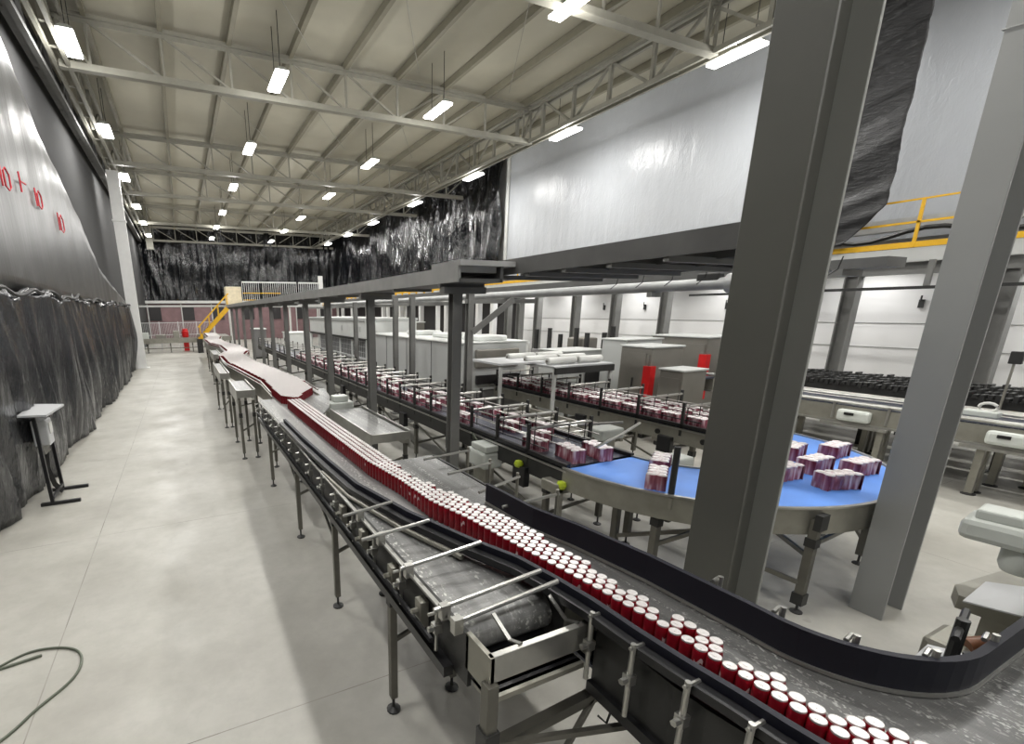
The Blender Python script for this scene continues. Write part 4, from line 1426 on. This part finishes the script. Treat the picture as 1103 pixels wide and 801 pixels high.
MB().cyl((3.7, .72, 1.2), (3.92, .6, 1.23), .045, 14).build('shaft', 'brown', T, smooth=True)
MB().cyl((3.86, .63, 1.222), (3.98, .56, 1.24), .052, 14).build('shaft_cap', 'cream', T, smooth=True)
MB().tube([(3.35, .62, 1.05), (3.35, .62, 1.34)], .03, 10).build('clamp_post', 'dark_steel', T, smooth=True)
MB().bx(3.15, 3.9, .66, .84, 0, .9).build('stand', 'steel_dull', T)

# yellow-railed walkway glimpsed below the gantry
T = thing('yellow_walkway', 'low walkway with a dense yellow railing seen below the long cable tray', 'walkway', (11, 19, 3.3))
MB().bx(10.9, 12.2, 19.5, 40, 3.3, 3.42).build('deck', 'beam_white', T)
for z in (3.5, 3.64, 3.78, 3.92):
    MB().bx(10.92, 10.96, 19.5, 40, z - .03, z + .03).build('rail', 'yellow', T)
y = 19.6
while y < 40:
    MB().bx(10.9, 10.97, y - .04, y + .04, 3.42, 3.95).build('rail_post', 'yellow', T)
    y += .85
for y in (20, 26, 32.5, 39.5):
    for x in (11.0, 12.1):
        MB().bx(x - .08, x + .08, y - .08, y + .08, 0, 3.3).build('leg', 'column_white', T)

# =================================================================== far end of the hall
T = thing('yellow_stair', 'steep yellow stair at the far end of the aisle', 'stair', (2.0, 40, 0))
a0, a1 = (1.1, 1.15), (3.5, 3.45)
for y in (39.6, 40.5):
    MB().beam((a0[0], y, a0[1] - .15), (a1[0], y, a1[1]), .06, .28).build('stringer', 'yellow', T)
    MB().beam((a0[0], y, a0[1] + .75), (a1[0], y, a1[1] + .95), .05, .07).build('handrail', 'yellow', T)
    for t in (.05, .35, .65, .95):
        x, z = a0[0] + (a1[0] - a0[0]) * t, a0[1] + (a1[1] - a0[1]) * t
        MB().bx(x - .025, x + .025, y - .025, y + .025, z, z + .85).build('baluster', 'yellow', T)
for i in range(11):
    t = (i + .5) / 11
    x, z = a0[0] + (a1[0] - a0[0]) * t, a0[1] + (a1[1] - a0[1]) * t
    MB().bx(x - .12, x + .12, 39.6, 40.5, z - .02, z + .02).build('tread', 'dark_steel', T)
MB().bx(.9, 1.3, 39.5, 40.6, 0, 1.05).build('landing_block', 'dark_steel', T)
T = thing('far_platform', 'pale mezzanine platform with a white fence at the far end', 'platform', (7.5, 44, 0))
MB().bx(3.5, 12.5, 42.5, 45, 3.4, 3.6).build('deck', 'beam_white', T)
for x in (3.7, 6.2, 8.7, 11.2, 12.4):
    MB().bx(x - .08, x + .08, 42.6, 42.76, 0, 3.4).build('leg', 'beam_white', T)
for x0, x1 in ((4.9, 6.4), (6.4, 9.4), (9.6, 11.6)):
    mb = MB()
    n_ = int((x1 - x0) / .16)
    for i in range(n_ + 1):
        x = x0 + (x1 - x0) * i / n_
        mb.bx(x - .018, x + .018, 42.6, 42.63, 3.6, 5.4)
    mb.build('fence_infill', 'mesh_wire', T)
    MB().bx(x0, x1, 42.58, 42.65, 5.36, 5.46).build('fence_rail', 'column_white', T)
MB().bx(11.4, 11.75, 42.5, 42.8, 3.6, 6.0).build('fence_post', 'column_white', T)
MB().bx(4.9, 8.0, 42.45, 42.5, 4.5, 4.56).bx(4.9, 8.0, 42.45, 42.5, 3.95, 4.0).build('yellow_rail', 'yellow', T)
cbx = MB().bx(3.6, 4.85, 43, 44.4, 3.6, 5.05).build('cream_cabinet', 'cream', bevel=.03)
tag(cbx, 'cream box cabinet standing on the far mezzanine above the yellow stair', 'cabinet')
MB().bx(3.75, 4.7, 42.97, 43.0, 3.8, 4.85).build('door', 'cream', cbx)

T = thing('guard_fence', 'wire mesh guard fence across the far end of the aisle', 'fence', (0, 43.8, 0))
xs = [-3.1, -1.7, -.3, 1.1, 2.5]
for x in xs:
    MB().bx(x - .04, x + .04, 43.76, 43.84, 0, 2.3).build('post', 'mesh_wire', T)
for xa, xb in zip(xs, xs[1:]):
    mb = MB()
    for i in range(1, 13):
        x = xa + (xb - xa) * i / 13
        mb.bx(x - .01, x + .01, 43.79, 43.81, .3, 2.25)
    for z in (.3, 1.25, 2.22):
        mb.bx(xa, xb, 43.78, 43.82, z - .025, z + .025)
    mb.build('mesh_panel', 'mesh_wire', T)
T = thing('cross_conveyor', 'low steel conveyor crossing the far end of the aisle before the fence', 'conveyor', (-.3, 41.6, 0))
MB().bx(-3.0, 2.6, 41.3, 41.9, .98, 1.04).build('belt', 'belt', T)
for y in (41.28, 41.92):
    MB().bx(-3.0, 2.6, y - .02, y + .02, .72, 1.08).build('side_frame', 'steel_dull', T)
MB().bx(-3.0, 2.6, 41.3, 41.34, .3, .36).build('tie_bar', 'leg', T)
for x in (-2.6, -1.0, .6, 2.3):
    for y in (41.32, 41.88):
        leg(T, x, y, .75, .07)
for x, w_, h_, mt in ((-2.7, .55, .5, 'housing'), (-1.6, .7, .34, 'cabinet'), (-.5, .45, .6, 'steel_dull'), (1.3, .6, .3, 'cabinet')):
    MB().box((x, 41.6, 1.04 + h_ / 2), (w_, .45, h_)).build('station_box', mt, T, bevel=.03)
o = MB().lathe([(.22, 0), (.25, .05), (.25, .45), (.2, .5), (.2, .62), (.1, .66)], (.15, 42.6, 1.1), 14)
o.bx(-.05, .35, 42.45, 42.75, 0, 1.1)
ob = o.build('red_drum', 'red', smooth=False)
tag(ob, 'red drum on a block in front of the far guard fence', 'drum')
tray_ = thing('far_can_table', 'broad can table full of pale cans at the foot of the yellow stair', 'conveyor', (3.2, 36.5, 0))
MB().bx(2.2, 2.9, 33.5, 38.5, 1.38, 1.44).build('belt', 'belt', tray_)
for x in (2.3, 2.8):
    for y in (33.7, 38.3):
        leg(tray_, x, y, 1.38, .08)
MB().bx(2.2, 2.9, 33.46, 33.5, 1.2, 1.5).build('side_frame', 'steel_dull', tray_)

# machines and lanes glimpsed between the posts far down the hall
k = 0
for x, y, w_, d_, h_, mt, nm in ((4.6, 33.2, .8, 1.4, 1.9, 'machine_grey', 'lane'), (9.6, 24, 1.6, 2.6, 1.9, 'machine', ''), (14.2, 31, 2, 3, 2.2, 'cabinet', ''), (6.6, 30.5, 1.4, 2.2, 1.7, 'machine_light', ''), (13, 22, 1.5, 3, 1.7, 'machine', ''), (12.9, 17.6, 1.3, 2.2, 1.6, 'machine_light', '')):
    lb = ['grey machine box at the far end of the long pack conveyor', 'pale machine box behind the tall packing machine', 'stainless machine box far behind the packing machine', 'white machine box just beyond the packing machine', 'pale machine box by the white gallery posts', 'white machine box behind the shrink machine roof'][k]
    T = thing('machine_box', lb, 'machine', (x, y, 0))
    MB().bx(x - w_ / 2, x + w_ / 2, y - d_ / 2, y + d_ / 2, .1, h_).build('body', mt, T, bevel=.03)
    MB().bx(x - w_ / 2 - .04, x + w_ / 2 + .04, y - d_ / 2 - .04, y + d_ / 2 + .04, h_, h_ + .06).build('top', 'machine_light', T)
    MB().bx(x - w_ / 2 - .015, x - w_ / 2, y - d_ / 3, y + d_ / 3, .5, h_ - .3).build('door', 'machine_grey', T)
    MB().bx(x - w_ / 2, x + w_ / 2, y - d_ / 2, y + d_ / 2, 0, .1).build('plinth', 'dark_steel', T)
    k += 1

# =================================================================== things by the aisle
T = thing('inspection_stand', 'inspection stand with a pale slanted board beside the black curtain', 'stand', (-2.3, 9.4, 0))
bd = MB().add([(-2.46, 9.7, 1.5), (-1.97, 9.45, 1.5), (-2.06, 8.68, 1.47), (-2.46, 8.8, 1.47), (-2.46, 9.7, 1.53), (-1.97, 9.45, 1.53), (-2.06, 8.68, 1.5), (-2.46, 8.8, 1.5)],
              [(3, 2, 1, 0), (4, 5, 6, 7), (0, 1, 5, 4), (1, 2, 6, 5), (2, 3, 7, 6), (3, 0, 4, 7)])
bd.build('board', 'board', T)
for y, zt in ((8.8, 1.42), (9.53, 1.48)):
    MB().beam((-2.24, y, .03), (-2.3, y + .15, zt), .05, .05).build('post', 'black', T)
    MB().bx(-2.4, -1.86, y - .03, y + .03, 0, .05).build('foot_bar', 'black', T)
MB().bx(-2.25, -2.21, 8.8, 9.53, .1, .14).build('foot_tie', 'black', T)
bx_ = MB().bx(-2.4, -2.18, 9.1, 9.4, .92, 1.34).build('control_box', 'board', T, bevel=.02)
MB().bx(-2.175, -2.165, 9.16, 9.34, 1.1, 1.28).build('display', 'roll_white', bx_)
for i in range(4):
    MB().cyl((-2.3, 9.12 + .08 * i, .92), (-2.28, 9.12 + .08 * i, .78), .025, 8).build('cable_gland', 'steel', bx_, smooth=True)
    MB().tube([(-2.3, 9.12 + .08 * i, .8), (-2.32, 9.14 + .06 * i, .5), (-2.28, 9.2 + .05 * i, .2), (-2.2, 9.25 + .05 * i, .05)], .015, 6).build('cable', 'black', T, smooth=True)
pts = [(-2.3, 3.3), (-1.9, 3.45), (-1.55, 3.68), (-1.38, 3.92), (-1.22, 4.12), (-1.16, 4.28), (-1.17, 4.46), (-1.25, 4.6), (-1.42, 4.7), (-1.63, 4.72), (-1.85, 4.58), (-2.15, 4.3)]
sm = []
for i in range(len(pts) - 1):
    p0, p1, p2, p3 = pts[max(i - 1, 0)], pts[i], pts[i + 1], pts[min(i + 2, len(pts) - 1)]
    for j in range(6):
        t = j / 6
        sm.append(tuple(.5 * (2 * p1[c] + (p2[c] - p0[c]) * t + (2 * p0[c] - 5 * p1[c] + 4 * p2[c] - p3[c]) * t * t + (3 * p1[c] - p0[c] - 3 * p2[c] + p3[c]) * t ** 3) for c in (0, 1)))
o = MB().tube([(x, y, .012) for x, y in sm], .011, 8).build('floor_cable', 'cable', smooth=True)
tag(o, 'thin grey-green cable looped on the floor at the lower left', 'cable')
o = MB().beam((-2.1, 4.52, .012), (-1.5, 4.63, .012), .022, .018).build('metal_strip', 'cable')
tag(o, 'short dark metal strip lying across the looped floor cable', 'strip')
o['label'] = 'short dark metal strip lying on the floor beside the looped cable'
